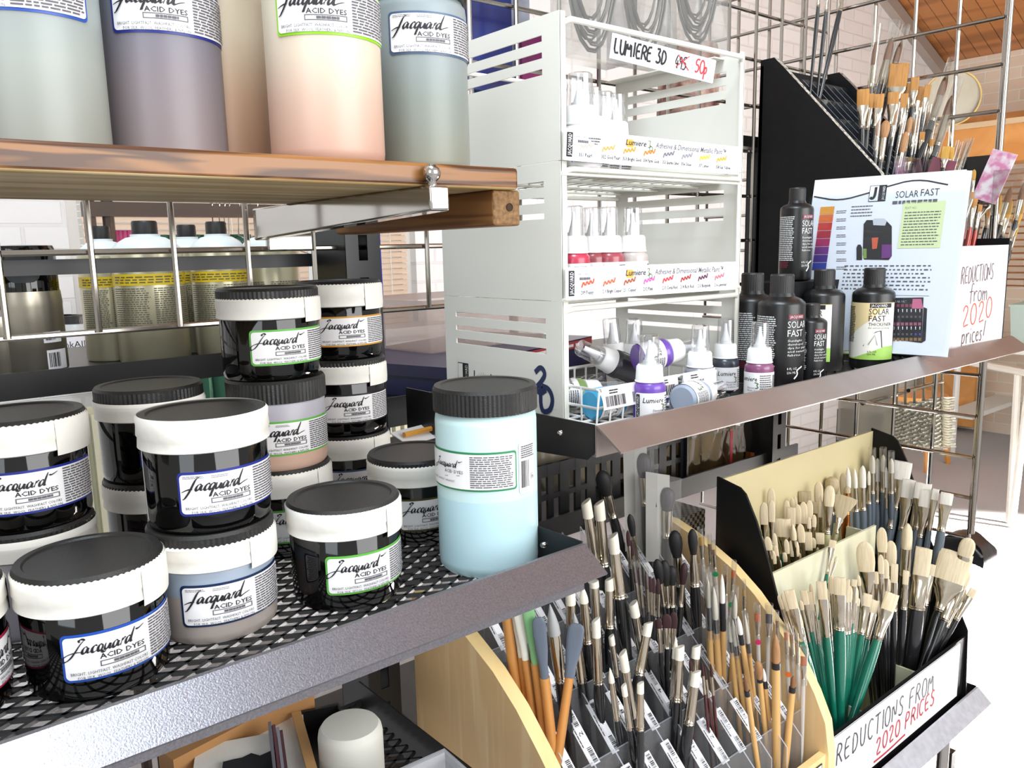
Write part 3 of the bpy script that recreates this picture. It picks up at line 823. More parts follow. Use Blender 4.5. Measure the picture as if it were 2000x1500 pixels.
GR = lambda n, *st: graded('cloudy_' + n, st)
big_bottle('sage grey dye bottle with blue label, leftmost on the pine plank', (.124, .655, zp), GR('sage', (0, '#8f928a'), (.06, '#9aa09a'), (.11, '#8f999b')), None, .1, 'blue', 'B', -.32, .104)
big_bottle('mauve grey dye bottle with blue label on the pine plank', (.2140, .672, zp), GR('mauve', (0, '#85797a'), (.06, '#7d7478'), (.09, '#74717b'), (.12, '#6f7480')), None, .075, 'navy', 'A', .45, .107)
big_bottle('peach brown dye bottle without visible label, behind the cream bottle', (.272, .648 + .062, zp), GR('peach', (0, '#b58d72'), (.06, '#c9a68a'), (.11, '#d9c8ae')), None, .07, 'lime', 'A', 2.3, .095)
big_bottle('cream and pink dye bottle with lime green label at the front of the plank', (.313, .600, zp), GR('cream', (0, '#c49c8a'), (.045, '#caac9a'), (.075, '#d0c0ac'), (.11, '#d4ccb8')), None, .06, 'lime', 'A', .40, .105)
big_bottle('dark sage dye bottle with slate label at the end of the plank', (.423, .635, zp), GR('darksage', (0, '#868779'), (.06, '#828a84'), (.11, '#8d979a')), None, .09, 'slate', 'A', .65, .112)

# ================================================================= white metal paint rack
RX0, RX1, RY0, RY1 = .600, .918, .640, .860
RZ = [z2 + .001, onX(1105, 590, RX0).z, onX(1102, 313, RX0).z, onX(1090, 20, RX0).z]
sa = onX(891, 612, RX0).y; sb = onX(1067, 620, RX0).y
ya, yb = min(sa, sb), max(sa, sb)


def rack_panel(x, zl, zh, name, parent, loc):
    b = MB(); h = zh - zl; T = .0016
    hs = .0062; gap = .0105; top = zh - .019
    y0, y1 = RY0, RY1
    def bx(a, c, l, u): b.span((x - T / 2 - loc.x, a - loc.y, l - loc.z), (x + T / 2 - loc.x, c - loc.y, u - loc.z))
    zs = [top - k * (hs + gap) for k in range(3)]
    bx(y0, ya, zl, zh); bx(yb, y1, zl, zh); bx(ya, yb, zl, zs[2] - hs); bx(ya, yb, top, zh)
    for k in range(2): bx(ya, yb, zs[k + 1], zs[k] - hs)
    # folded front and top edges
    b.span((x - loc.x, y0 - loc.y, zl - loc.z), (x + (.008 if x < .7 else -.008) - loc.x, y0 + T - loc.y, zh - loc.z))
    return b.build(name, CREAMM, parent, flat=True)


COLS = {'white': '#efeeee', 'gold': '#c99a4a', 'red': '#b5304a', 'rust': '#8f4146', 'brick': '#9a414c', 'pale': '#b8ada8', 'purple': '#6a45a5', 'silver': '#8f9199', 'ink': '#383c47', 'plum': '#7d4569', 'green': '#7d9a5a', 'dark': '#3c3a40', 'blue': '#2c4fa8', 'steelblue': '#9aa4b4', 'sky': '#3fa3cf'}
CLEARCAP = clear('clear_cap', '#f7f8fa', .12, .8, .05)
FROSTCAP = mat('white_nozzle', '#fbfbfb', .35)
_LUM = {}


def lumiere(label, M, col, turn=0.0, group='dimensional paint bottles', front=True):
    t = thing('paint_bottle', label, 'bottle', M=M @ Matrix.Rotation(turn, 4, 'Z'), group=group)
    r = .0178
    parts = _LUM.get(col)
    if not parts:
        pm = mat('paint_' + col, COLS[col], .3, coat=.3)
        parts = []
        b = MB().lathe([(0, .001), (r * .8, .0), (r * .96, .002), (r, .006), (r, .036), (r * .985, .0395), (r * .86, .042), (r * .8, .044)], 30); parts.append(('body', b, pm))
        b = MB().lathe([(r * .82, .043), (r * .9, .0435), (r * .9, .0445), (r * .86, .045), (r * .80, .0600), (r * .70, .0622), (.0075, .0626), (.0075, .066)], 30); parts.append(('collar', b, WHITEPL))
        b = MB().lathe([(.0078, .064), (.006, .066), (.0045, .072), (.0024, .080), (.0016, .088), (0, .0885)], 16); parts.append(('nozzle', b, FROSTCAP))
        b = MB().lathe([(.0114, .0622), (.0112, .066), (.0103, .093), (.0088, .0945), (0, .0948)], 24); parts.append(('clear_cap', b, CLEARCAP))
        b = MB(); g = G(b, cyl(r), 18); g.rect(-.034, .003, .030, .0325, 0, .0003, .003, 22); L = .0006
        g.text('Lumiere', -.024, .022, .024, .0056, 1, L, 1, shear=.25, bold=.006); g.stroke([(-.003, .0205), (.002, .019), (-.001, .017), (.002, .014), (-.002, .013)], .0012, 3, L)
        g.text('Dimensional', -.013, .0125, .014, .0024, 2, L, 1, shear=.3); g.text('Metallic Paint', -.013, .0093, .014, .0022, 2, L, 1, shear=.3); g.text('& Adhesive', -.011, .0062, .011, .0022, 2, L, 1, shear=.3)
        g.rect(-.0325, .005, -.0275, .031, 1, L, n=1); g.text('JACQUARD', -.0285, .007, .022, .0028, 0, L + .0002, 1, rot=PI / 2)
        g.dashes(.003, .006, .019, .030, 9, 2, L, .5); g.barcode(.0205, .009, .0285, .029, 1, L, 9)
        parts.append(('label', b, [PAPER, INK, GREY, mat('olive_print', '#55703f', .6)]))
        parts = [(n, bb.build(n, m, t).data) for n, bb, m in parts]; _LUM[col] = parts
    else:
        for n, me in parts: obj(n, me, t)
    return t


def stand(px, py, y, z): p = onY(px, py, y); return Matrix.Translation((p.x, y, z)) @ Matrix.Rotation(face_rot(p.x, y), 4, 'Z')


SQ = [[('351 Pearl', '#b9a9a0'), ('352 Gold Pearl', '#c99a55'), ('353 Bright Gold', '#c08a2a'), ('354 Farm Gold', '#c0782a'), ('355 Sparkle Silver', '#6f6f78'), ('356 Steel', '#85888f'), ('357 Lemon', '#c9b52a'), ('358 Sun Yellow', '#d9a02a')],
      [('209 Poppy', '#d5502f'), ('210 Bright Copper', '#b5603f'), ('211 Copper', '#9a4a30'), ('212 Pink', '#c55aa0'), ('213 Coral Red', '#c23a3f'), ('214 Rich Red', '#9a2f2f'), ('215 Burgundy', '#5a2a45'), ('216 Lavender', '#b56a78')]]


def strip(parent, loc, pts, sq, name='label_strip'):
    """tilted printed strip in front of a rack tray; pts = four corners TL TR BR BL"""
    TL, TR, BR, BL = [V(p) - loc for p in pts]
    w = (TR - TL).length; h = (TL - BL).length
    mp_ = lambda u, v, l: BL.lerp(BR, u / w).lerp(TL.lerp(TR, u / w), v / h) + (TR - TL).cross(TL - BL).normalized() * l
    b = MB(); g = G(b, mp_, 2); g.rect(-.002, -.002, w + .002, h + .002, 0, 0, .003); g.rect(0, 0, w, h, 1, .0004, .002); L = .0008
    b.quad(BL - V((0, -.002, 0)), TL - V((0, -.002, 0)), TR - V((0, -.002, 0)), BR - V((0, -.002, 0)), 0)
    g.rect(.002, .002, .0105, h - .002, 2, L, n=1); g.text('JACQUARD', .0088, .0035, h - .007, .0052, 1, L + .0003, 1, rot=PI / 2)
    g.text('ART VAN GO', .016, h - .0075, .022, .0026, 6, L, 1); g.dashes(.018, h - .0135, .036, h - .0092, 1, 5, L, .7, (.1, .2))
    u = w * .305
    g.rect(u, h * .60, u + .012, h * .90, 3, L, .002); g.text('Lumiere', u - .001, h * .68, .034, .0068, 2, L + .0003, 2, shear=.2, bold=.008)
    g.stroke([(u + .036, h * .9), (u + .041, h * .92), (u + .038, h * .78), (u + .042, h * .68), (u + .036, h * .66)], .001, 4, L); g.stroke([(u + .039, h * .74), (u + .039, h * .54), (u + .044, h * .56), (u + .044, h * .7), (u + .039, h * .72)], .001, 4, L)
    g.text('Adhesive & Dimensional Metallic Paint\u2122', u + .049, h * .68, w * .44, .0066, 5, L, 2, shear=.25, bold=.006)
    n = len(sq)
    for i, (nm, c) in enumerate(sq):
        uu = .018 + (w - .028) * (i + .1) / n * .98; ii = 7 + i
        g.stroke([(uu + .0027 * k, h * (.34 + (.20 if k % 2 else 0) + .014 * k)) for k in range(8)], .0022, ii, L, smooth=1)
        g.text(nm, uu - .001, h * .10, min(.0021 * len(nm), .0300), .0042, 2, L, 1, bold=.012)
    return b.build(name, [WHITEPL, WHITEP, INK, mat('gold_print', '#e0a545', .5), mat('olive_print', '#55703f', .6), GREY, mat('violet_print', '#7a78c5', .6)] + [mat('print_' + c[1:], c, .6) for _, c in sq], parent)


rack_names = ['bottom', 'middle', 'top']
for k in range(3):
    lb = ['bottom tier of the white metal paint rack, with a basket inside', 'middle tier of the white metal paint rack, holding red paint bottles', 'top tier of the white metal paint rack, under the handwritten sign'][k]
    zl, zh = RZ[k] + .0006, RZ[k + 1]
    t = thing('paint_rack_tier', lb, 'display rack', ((RX0 + RX1) / 2, (RY0 + RY1) / 2, zl), group='stacked white rack tiers'); loc = t.location.copy()
    L = lambda x, y, z: (x - loc.x, y - loc.y, z - loc.z)
    pnl = rack_panel(RX0, zl, zh, 'left_panel', t, loc); rack_panel(RX1, zl, zh, 'right_panel', t, loc)
    MB().tube([L(RX0 + .002, RY0 + .004, zh - .012), L(RX0 + .012, RY0 - .004, zh - .008), L(RX1 - .012, RY0 - .004, zh - .008), L(RX1 - .002, RY0 + .004, zh - .012)], .0032, 8).build('front_rod', CREAMM, t)
    MB().tube([L(RX0, RY1 - .004, zh - .02), L(RX1, RY1 - .004, zh - .02)], .003, 8).build('back_rod', CREAMM, t)
    MB().span(L(RX1 - .022, RY0 + .03, zh - .004), L(RX1 - .001, RY1, zh - .0025)).build('top_flange', CREAMM, t)
    MB().span(L(RX0 + .001, RY0 + .01, zh - .004), L(RX0 + .012, RY1, zh - .0025)).build('top_flange', CREAMM, t)
    if k:
        b = MB(); zt = zl + (.004 if k == 1 else -.0105)
        for i in range(15): x = RX0 + .012 + i * (RX1 - RX0 - .024) / 14; b.tube([L(x, RY0 - .002, zt), L(x, RY1 - .006, zt)], .0016, 5)
        for y in (RY0, RY0 + .07, RY0 + .14, RY1 - .01): b.tube([L(RX0, y, zt - .003), L(RX1, y, zt - .003)], .0022, 6)
        b.build('wire_tray', CREAMM, t)
        pr = [(1104, 254, .632), (1444, 290, .632), (1441, 338, .624), (1102, 309, .624)] if k == 2 else [(1107, 526, .632), (1437, 514, .632), (1438, 562, .624), (1107, 583, .624)]
        strip(t, loc, [onY(*q) for q in pr], SQ[0] if k == 2 else SQ[1])
    else:
        # old printed card on the side
        mpz = lambda u, v, l: V(L(RX0 - .0009 - l, RY1 - .02 - u, RZ[0] + v))
        b = MB(); g = G(b, mpz, 1)
        p0 = onX(892, 700, RX0); p1_ = onX(1090, 805, RX0); u0, u1 = RY1 - .02 - p0.y, RY1 - .02 - p1_.y
        v0 = .012; v1 = p0.z - RZ[0]
        g.rect(u0, v0, u1, v1, 0, 0); L2 = .0004
        g.rect(u0 + .004, v0 + .004, u0 + .026, v1 - .004, 2, L2); g.rect(u0 + .005, v0 + .005, u0 + .0145, v1 - .005, 0, L2 * 2); g.text('JACQUARD', u0 + .0245, v0 + .006, v1 - v0 - .012, .005, 0, L2 * 2, 1, rot=PI / 2)
        g.text('Lumiere', u0 + .036, v1 - .030, .062, .019, 1, L2, 2, shear=.1)
        for a in range(14): g.stroke([(u0 + .055, v1 - .026), (u0 + .055 + .016 * math.cos(a * .24), v1 - .026 + .014 * math.sin(a * .24))], .0003, 3, L2, smooth=0)
        q0 = onX(1061, 760, RX0); uc = RY1 - .02 - q0.y; vc = q0.z - RZ[0]
        ru = (u1 - uc) * 1.0
        g.stroke([(uc - .012, vc + .018), (uc - .002, vc + .026), (uc + .006, vc + .018), (uc - .002, vc + .008), (uc - .012, vc + .0), (uc - .004, vc - .006), (uc + .006, vc + .0)], .006, 3, L2, smooth=2)
        g.stroke([(uc - .003, vc + .004), (uc - .003, vc - .026), (uc + .012, vc - .024), (uc + .018, vc - .010), (uc + .012, vc + .002), (uc - .001, vc + .004)], .006, 3, L2 * 1.5, smooth=2)
        b.build('printed_card', [mat('aged_card', '#e6e4db', .5), INK, INK, mat('navy_print', '#2a3358', .5)], t)

# price sign clipped along the top rod
pts = [onY(1197, 64, .631), onY(1399, 118, .631), onY(1392, 163, .625), onY(1191, 113, .625)]
TL, TR, BR, BL = pts; w = (TR - TL).length; h = (TL - BL).length
t = thing('price_sign', 'handwritten paper sign reading LUMIERE 3D on the top rod of the rack', 'sign', BL)
TLl, TRl, BRl, BLl = [p - BL for p in pts]
mpS = lambda u, v, l: BLl.lerp(BRl, u / w).lerp(TLl.lerp(TRl, u / w), v / h) + (TR - TL).cross(TL - BL).normalized() * l
b = MB(); g = G(b, mpS, 10); g.rect(0, 0, w, h, 0, 0, .002); b.quad(BLl + V((0, .0008, 0)), TLl + V((0, .0008, 0)), TRl + V((0, .0008, 0)), BRl + V((0, .0008, 0)), 0)
g.hand('LUMIERE 3D', .004, h * .24, h * .60, .0028, 1, .0005, adv=.66, jit=.08, narrow=.74)
u = w * .585; g.hand('495', u, h * .24, h * .54, .0018, 1, .0005, adv=.6, narrow=.7)
for q in (((u + .002, h * .28), (u + .024, h * .86)), ((u + .004, h * .82), (u + .026, h * .26))): g.stroke(list(q), .0013, 2, .0009, smooth=0)
u = w * .79; g.rect(u - .004, .004, w - .003, h - .004, 3, .0002, .003); g.hand('50p', u, h * .28, h * .56, .0022, 2, .0006, adv=.62, narrow=.8)
b.build('paper', [WHITEP, INK, RED, mat('pale_pink_paper', '#f6dfe2', .6)], t)

# paint bottles in the rack trays
zc = RZ[2] - .007
for px, lb, y in ((1133, 'large white topped paint bottle nearest the left panel in the top tray', .652), (1157, 'white paint bottle, second in the row on the top tray', .678), (1180, 'white paint bottle, third in the row on the top tray', .690), (1203, 'white paint bottle at the right end of the row on the top tray', .690)):
    M = stand(px, 225, y, zc)
    if px == 1133: M = M @ Matrix.Diagonal((1.3, 1.3, 1.06, 1))
    lumiere(lb, M, 'white', .2)
zc = RZ[1] + .0075
for px, col, lb, y, tn in ((1121, 'red', 'red paint bottle nearest the left panel in the middle tray', .655, -.15), (1156, 'rust', 'rust brown paint bottle, second in the row on the middle tray', .672, .75), (1189, 'brick', 'brick red paint bottle, third in the row on the middle tray', .660, .55), (1236, 'pale', 'pale greyish paint bottle at the right of the row in the middle tray', .652, .95)):
    lumiere(lb, stand(px, 480, y, zc), col, tn)
# paint bottles standing on the brown lipped shelf
zc = z2 + .0003
for px, py, col, lb, y, tn in ((1268, 800, 'purple', 'purple paint bottle standing in front of the wire basket', .585, .95), (1366, 760, 'silver', 'grey silver paint bottle standing right of the wire basket', .612, -.55), (1415, 750, 'ink', 'blackish paint bottle standing behind the grey silver one', .637, .85), (1482, 745, 'plum', 'plum paint bottle standing nearest the black dye bottles', .580, -.1)):
    lumiere(lb, stand(px, py, y, zc), col, tn)


def lying(label, pa, pb, col, roll=0.0):
    """bottle with its foot at pa and tip towards pb"""
    a, c = V(pa), V(pb); M = frame(a, c - a, V((-.3, -.6, .8))); return lumiere(label, M, col, roll)


lying('silver blue paint bottle lying on its side behind the brown lip', (onY(1340, 785, .566).x, .572, z2 + .0185), onY(1445, 775, .60).to_tuple()[:2] + (z2 + .0185,), 'steelblue', .3)
# wire basket in the bottom tier
bx = thing('wire_basket', 'white wire basket with barcode strips at the foot of the rack', 'basket', (.69, .66, z2 + .0005))
b = MB(); X0, X1, Y0, Y1, HB = -.082, .118, -.062, .075, .040
for z in (.002, HB * .5, HB): b.tube([(X0, Y0, z), (X1, Y0, z), (X1, Y1, z), (X0, Y1, z)], .0017, 6, closed=True)
for i in range(11):
    x = X0 + (X1 - X0) * i / 10; b.tube([(x, Y0 - .004, HB), (x, Y0, .002), (x, Y1, .002), (x, Y1, HB)], .0015, 6)
for i in range(1, 6):
    y = Y0 + (Y1 - Y0) * i / 6; b.tube([(X0, y, HB), (X0, y, .002), (X1, y, .002), (X1, y, HB)], .0015, 6)
b.build('wire_body', WHITEPL, bx)
for (ua, ub) in ((X0 + .002, .045), (.055, X1 - .002)):
    b = MB(); w = ub - ua; mpb = lambda u, v, l: V((ua + u, Y0 - .005 - l - (.6 * (.022 - v)) * .3, .019 + v)); g = G(b, mpb, 1); g.rect(0, 0, w, .024, 0, 0)
    for i in range(3 if w > .08 else 1):
        q = w * (i + .12) / (3 if w > .08 else 1); g.barcode(q, .003, q + .030, .014, 1, .0004, 16); g.dashes(q + .006, .0155, q + .020, .021, 2, 1, .0004, .5, (.3, .6))
    b.build('price_strip', [mat('strip_grey', '#d8d2d2', .4), INK], bx)
q = lambda dx, dy, dz: (.69 + dx, .66 + dy, z2 + dz)
lying('green paint bottle lying in the wire basket', q(-.078, .018, .024), q(.02, -.02, .024), 'green', .3)
lying('dark grey paint bottle leaning out of the basket with its cap up', q(.085, .03, .03), q(-.01, .052, .075), 'dark', 2.6)
lying('sky blue paint bottle lying at the left end of the wire basket', q(-.07, -.04, .02), q(.03, -.045, .02), 'sky', 1.5)
lying('purple paint bottle lying across the right end of the basket', q(.045, -.004, .056), q(.125, -.03, .066), 'purple', .8)
lumiere('dark purple paint bottle with tall cap leaning at the back of the basket', frame(q(.082, .060, .005), (-.05, .1, 1), (-.4, -.8, 0)), 'purple', .4)
lumiere('black paint bottle standing at the right back corner of the basket', Matrix.Translation(q(.098, .092 - .045, .004)) @ Matrix.Rotation(face_rot(.78, .7), 4, 'Z'), 'ink', .2)
tag(MB().lathe([(0, 0), (.016, .002), (.0175, .012), (.0175, .026), (.012, .030), (0, .031)], 20, M=Matrix.Translation(q(.022, -.035, .0195)) @ Matrix.Rotation(1.4, 4, 'X')).build('blue_cap', mat('blue_plastic', '#27429c', .3)), 'round blue plastic cap lying in the front of the wire basket', 'cap')


# ================================================================= paint brushes
def hair(name, c1, c2): return mat('hair_' + name, c1, .6, noise=(420, .28, c2, (1, 1, .05)))


HAIR = dict(hog=hair('hog', '#eedfc2', '#cfb890'), white=hair('white', '#f3efe6', '#dcd5c8'), tan=hair('tan', '#c0883f', '#96632a'), brown=hair('brown', '#8d5f3c', '#66422a'), black=hair('black', '#161314', '#0a0909'),
            maroon=hair('maroon', '#3f1c20', '#2a1014'), grey=hair('grey', '#4b474d', '#343137'), smoke=hair('smoke', '#cdbb9b', '#a8946f'), sable=hair('sable', '#b98a5c', '#8a5e38'), silicone=mat('silicone', '#f1ead9', .45), slate=mat('slate_silicone', '#5e6775', .45),
            leaf=mat('green_silicone', '#7db27a', .45), chalk=mat('white_silicone', '#eae6da', .45), stone=mat('stone_silicone', '#a3a3a3', .4), orange=hair('orange', '#cf6a28', '#b0521c'), gold=hair('gold', '#c99a3c', '#a87a28'))
HAND = dict(green=mat('green_lacquer', '#136a55', .22, coat=.4), black=mat('black_lacquer', '#1b1b1d', .25, coat=.4), grey=mat('blue_grey_lacquer', '#5c666f', .28, coat=.3), cream=mat('cream_lacquer', '#d9d2a0', .3), beech=wood('beech_handle', '#c98d4c', '#a96f35', 'Z', 40, .4, 1.0),
            bamboo=wood('bamboo_handle', '#d2a668', '#b98a4c', 'Z', 40, .5, .8), red=mat('red_lacquer', '#a52a1c', .22, coat=.4), maroon=mat('maroon_lacquer', '#4a1d1e', .25, coat=.3), copper=COPPER, clear=mat('clear_handle', '#dcd9d6', .15, alpha=.55), navy=mat('navy_lacquer', '#20222e', .25, coat=.3))
BAND = mat('black_band', '#1e1d20', .4)
SLEEVE = clear('sleeve_plastic', '#f5f4f0', .10, .65, .08)
PSLEEVE = mat('frosted_sleeve', '#d8d6d0', .3, alpha=.10)
ALLBR = []


def ring(n, w, t, z, sq=2.0, dz=None, off=0.0):
    o = []
    for i in range(n):
        a = 2 * PI * i / n; c, s = math.cos(a), math.sin(a)
        x = math.copysign(abs(c) ** (2 / sq), c) * w / 2 + off; y = math.copysign(abs(s) ** (2 / sq), s) * t / 2
        o.append(V((x, y, z + (dz(x, y) if dz else 0))))
    return o


def loft(b, rings, m=0, cap0=True, cap1=True):
    n = len(rings[0]); vs = [p for r in rings for p in r]
    fs = [(k * n + i, k * n + (i + 1) % n, (k + 1) * n + (i + 1) % n, (k + 1) * n + i) for k in range(len(rings) - 1) for i in range(n)]
    if cap0: fs.append(tuple(range(n))[::-1])
    if cap1: fs.append(tuple((len(rings) - 1) * n + i for i in range(n)))
    b.add(vs, fs, m); return b


def brush(desc, T, B, y, shape, bl, bw, fl, hw, hairk='hog', hand='green', dy=0.0, ext=.05, twist=0.0, grp='paint brushes', ferr=None, name='paint_brush', sleeve=0.0, plane=None, thick=None, xmax=None, band=False, sticker=None):
    """T, B: where the tip and the lowest visible point of the handle appear; y: depth; bl, bw, fl, hw: hair length, hair width, ferrule length and handle width as seen"""
    if xmax:
        d = ray(*B); y = max(min(y, xmax / d.x * d.y), .566)
    PB = plane(*B) if plane else onY(B[0], B[1], y)
    yT = PB.y + dy
    if xmax:
        d = ray(*T); yT = max(min(yT, 1.497 / d.x * d.y), .535)
    PT = onY(T[0], T[1], yT)
    ax = PT - PB; Lv = ax.length; pix = math.hypot(T[0] - B[0], T[1] - B[1]); u = Lv / pix
    k = (PT - EYE).dot(FW) / F
    HL, FL, BWm, HW_ = bl * u, fl * u, bw * k, hw * k
    ax.normalize(); root = PB - ax * ext; L = Lv + ext
    tocam = (EYE - PT); t = thing(name, desc, 'brush', M=frame(root, ax, tocam) @ Matrix.Rotation(twist, 4, 'Z'), group=grp)
    zf = L - HL; zh = zf - FL
    flat = shape in ('flat', 'filbert', 'fan', 'blade')
    if hairk == 'hog': BWm *= 1.12
    fw = BWm * (.96 if shape == 'flat' else .85 if shape == 'filbert' else .28 if shape == 'fan' else .70 if shape == 'mop' else .98)
    ft = thick if thick else (min(max(fw * .32, .0026), HW_) if flat else fw)
    N = 14; r = random.random
    # hair or tip
    b = MB()
    if shape in ('flat', 'fan'):
        ws = [(0, fw, ft), (.35, fw * 1.02 if shape == 'flat' else BWm * .55, ft * 1.05), (.8, BWm if shape == 'flat' else BWm * .92, ft * .8), (1.0, BWm * .98 if shape == 'flat' else BWm, ft * .45)]
        ph = r() * 9; bow = -.10 if shape == 'fan' else .02
        rings = []
        for q, w, tt in ws: rings.append(ring(N, w, tt, zf + HL * q, 3.2, (lambda x, yy: HL * (.02 * math.sin(x / max(BWm, 1e-5) * 9 + ph) + bow * (2 * x / BWm) ** 2)) if q > .7 else None))
        loft(b, rings)
    elif shape == 'filbert':
        loft(b, [ring(N, w * BWm, tt * ft, zf + HL * q, 2.6) for q, w, tt in ((0, .86, 1), (.3, 1.0, 1.1), (.6, 1.0, 1.0), (.8, .86, .8), (.92, .60, .55), (.985, .30, .3), (1.0, .08, .12))])
    elif shape == 'round':
        loft(b, [ring(12, w * BWm, w * BWm, zf + HL * q) for q, w in ((0, .92), (.25, 1.0), (.5, .94), (.7, .74), (.85, .46), (.95, .2), (1.0, .03))])
    elif shape == 'bullet':
        loft(b, [ring(12, w * BWm, w * BWm, zf + HL * q) for q, w in ((0, .96), (.4, 1.0), (.7, .92), (.86, .66), (.95, .36), (1.0, .08))])
    elif shape == 'mop':
        loft(b, [ring(14, w * BWm, w * BWm * .8, zf + HL * q) for q, w in ((0, .62), (.2, .84), (.45, 1.0), (.7, .98), (.86, .76), (.96, .42), (1.0, .1))])
    elif shape == 'chisel':
        sl = HL * .38; loft(b, [ring(14, BWm, BWm, zf), ring(14, BWm * .98, BWm * .98, zf + HL - sl), ring(14, BWm * .92, BWm * .8, zf + HL - sl * .5, 2, lambda x, yy: sl * .5 * (x / BWm * 1.4 - .2))])
    elif shape == 'cone':
        loft(b, [ring(14, w * BWm, w * BWm, zf + HL * q) for q, w in ((0, 1), (.3, .92), (.6, .62), (.85, .28), (1, .04))])
    elif shape == 'blade':
        loft(b, [ring(14, w * BWm, tt, zf + HL * q, 3.0) for q, w, tt in ((0, .62, .011), (.08, .66, .011), (.2, .64, .009), (.45, .9, .006), (.7, 1.0, .0045), (.9, .98, .0035), (.97, .8, .003), (1.0, .5, .002))])
    bn = {'chisel': 'silicone_tip', 'cone': 'silicone_tip', 'blade': 'silicone_blade'}.get(shape, 'bristles')
    b.build(bn, HAIR[hairk], t, angle=45 if shape not in ('chisel',) else 30)
    # ferrule
    if FL > 0.0005:
        b = MB(); hw2 = min(HW_, max(fw * 1.0, HW_ * .9)); rs = []
        if band:
            rs = [ring(12, HW_ * 1.04, HW_ * 1.04, zh), ring(12, HW_ * 1.02, HW_ * 1.02, zf)]
        else:
            for q, g in ((0, .97), (.03, 1.08), (.06, .97), (.09, 1.08), (.12, .96), (.3, 1.0)): rs.append(ring(12, HW_ * g, HW_ * g, zh + FL * q))
            rs.append(ring(12, (HW_ + fw) / 2, (HW_ + ft) / 2, zh + FL * .62, 2.2)); rs.append(ring(12, fw, ft * 1.05, zh + FL * .86, 2.8 if flat else 2)); rs.append(ring(12, fw, ft * 1.05, zf + HL * .01, 2.8 if flat else 2))
        loft(b, rs); b.build('band' if band else 'ferrule', BAND if band else (ferr or STEEL), t)
    # handle
    b = MB(); h = zh
    if shape == 'blade' or hand in ('bamboo', 'beech'): pr = [(0, .80), (.05, .92), (.5, 1.0), (1.0, .96)]
    else: pr = [(0, .45), (.02, .55), (.35, .8), (.75, 1.12), (.92, 1.08), (1.0, .95)]
    loft(b, [ring(12, HW_ * w, HW_ * w, h * q) for q, w in pr]); b.build('handle', HAND[hand], t)
    if sleeve:
        rad = max(BWm, HW_) * .62; b = MB(); rad = max(rad, .003)
        b.lathe([(rad * .9, max(zh - FL * .4, 0)), (rad, zf - FL * .3), (rad, L + sleeve * .5), (rad, L + sleeve)], 14); b.build('clear_sleeve', SLEEVE, t)
    if sticker:
        col, zz = sticker; rr = max(BWm, HW_) * .66
        b = MB(); vs = [V((0, -rr - .0006, zf + HL * zz))] + [V((.0042 * math.sin(a * PI / 8), -rr - .0004, zf + HL * zz + .0042 * math.cos(a * PI / 8))) for a in range(16)]
        b.add(vs, [(0, 1 + i, 1 + (i + 1) % 16) for i in range(16)]); b.build('round_sticker', mat('sticker_' + col[1:], col, .5), t, flat=True)
    return t


ORD = 'first second third fourth fifth sixth seventh eighth ninth tenth eleventh twelfth thirteenth fourteenth fifteenth sixteenth seventeenth eighteenth nineteenth twentieth'.split()
def ordinal(i): return ORD[i] if i < 20 else ('twenty ' + ORD[i - 20])


def bunch(rows, where, grp, **base):
    """rows of (kind text, T, B, y, shape, bl, bw, fl, hw, extra dict); labels count each kind along its row"""
    kinds = {}
    for q in rows: kinds.setdefault(q[0], []).append(q)
    for kd, qs in kinds.items():
        qs.sort(key=lambda q: q[1][0])
        for i, q in enumerate(qs):
            lab = kd + ' ' + where if len(qs) == 1 else '%s, %s along %s' % (kd, ordinal(i), where)
            kw = dict(base); kw.update(q[9] if len(q) > 9 else {})
            brush(lab, q[1], q[2], q[3], q[4], q[5], q[6], q[7], q[8], grp=grp, **kw)


# ---------------------------------------------------------------- black and cream brush tray
TX0, TX1 = 1.022, 1.503
CREAMB = mat('cream_board', '#d8cba0', .32, coat=.3, noise=(9, .35, '#cabb8e'))
PALEB = mat('pale_board', '#d5d2b4', .3, coat=.3)
tray = thing('brush_tray', 'large stepped brush tray with black sides and cream dividers on the low shelf', 'display tray', (TX0, .65, z3)); tl = tray.location
TL_ = lambda x, y, z: (x - tl.x, y - tl.y, z - tl.z)
prof = [(.742, 1.045), (.700, 1.036), (.690, 1.028), (.670, .99), (.6475, .933), (.622, .856), (.545, .70), (.540, .562), (.742, .562)]
for x, n in ((TX0 - .004, 'side_panel'), (TX1, 'side_panel')):
    MB().prism(prof, lambda y, z, x=x: TL_(x, y, z), (.004, 0, 0)).build(n, BLACKW, tray, flat=True)
MB().span(TL_(TX0, .738, .562), TL_(TX1, .742, 1.040)).build('back_board', [CREAMB], tray, flat=True)
MB().span(TL_(TX0, .643, .562), TL_(1.338, .647, .915)).build('divider', PALEB, tray, flat=True)
MB().span(TL_(1.336, .552, .562), TL_(1.340, .643, .675)).build('divider', PALEB, tray, flat=True)
MB().span(TL_(1.336, .647, .562), TL_(1.340, .738, .90)).build('divider', PALEB, tray, flat=True)
MB().span(TL_(1.18, .552, .562), TL_(1.183, .643, .66)).build('divider', PALEB, tray, flat=True)
MB().span(TL_(TX0, .552, .561), TL_(TX1, .742, .566)).build('base_board', CREAMB, tray, flat=True)
b = MB().span(TL_(TX0, .548, .562), TL_(TX1, .552, .690)); b.build('front_board', BLACKW, tray, flat=True)
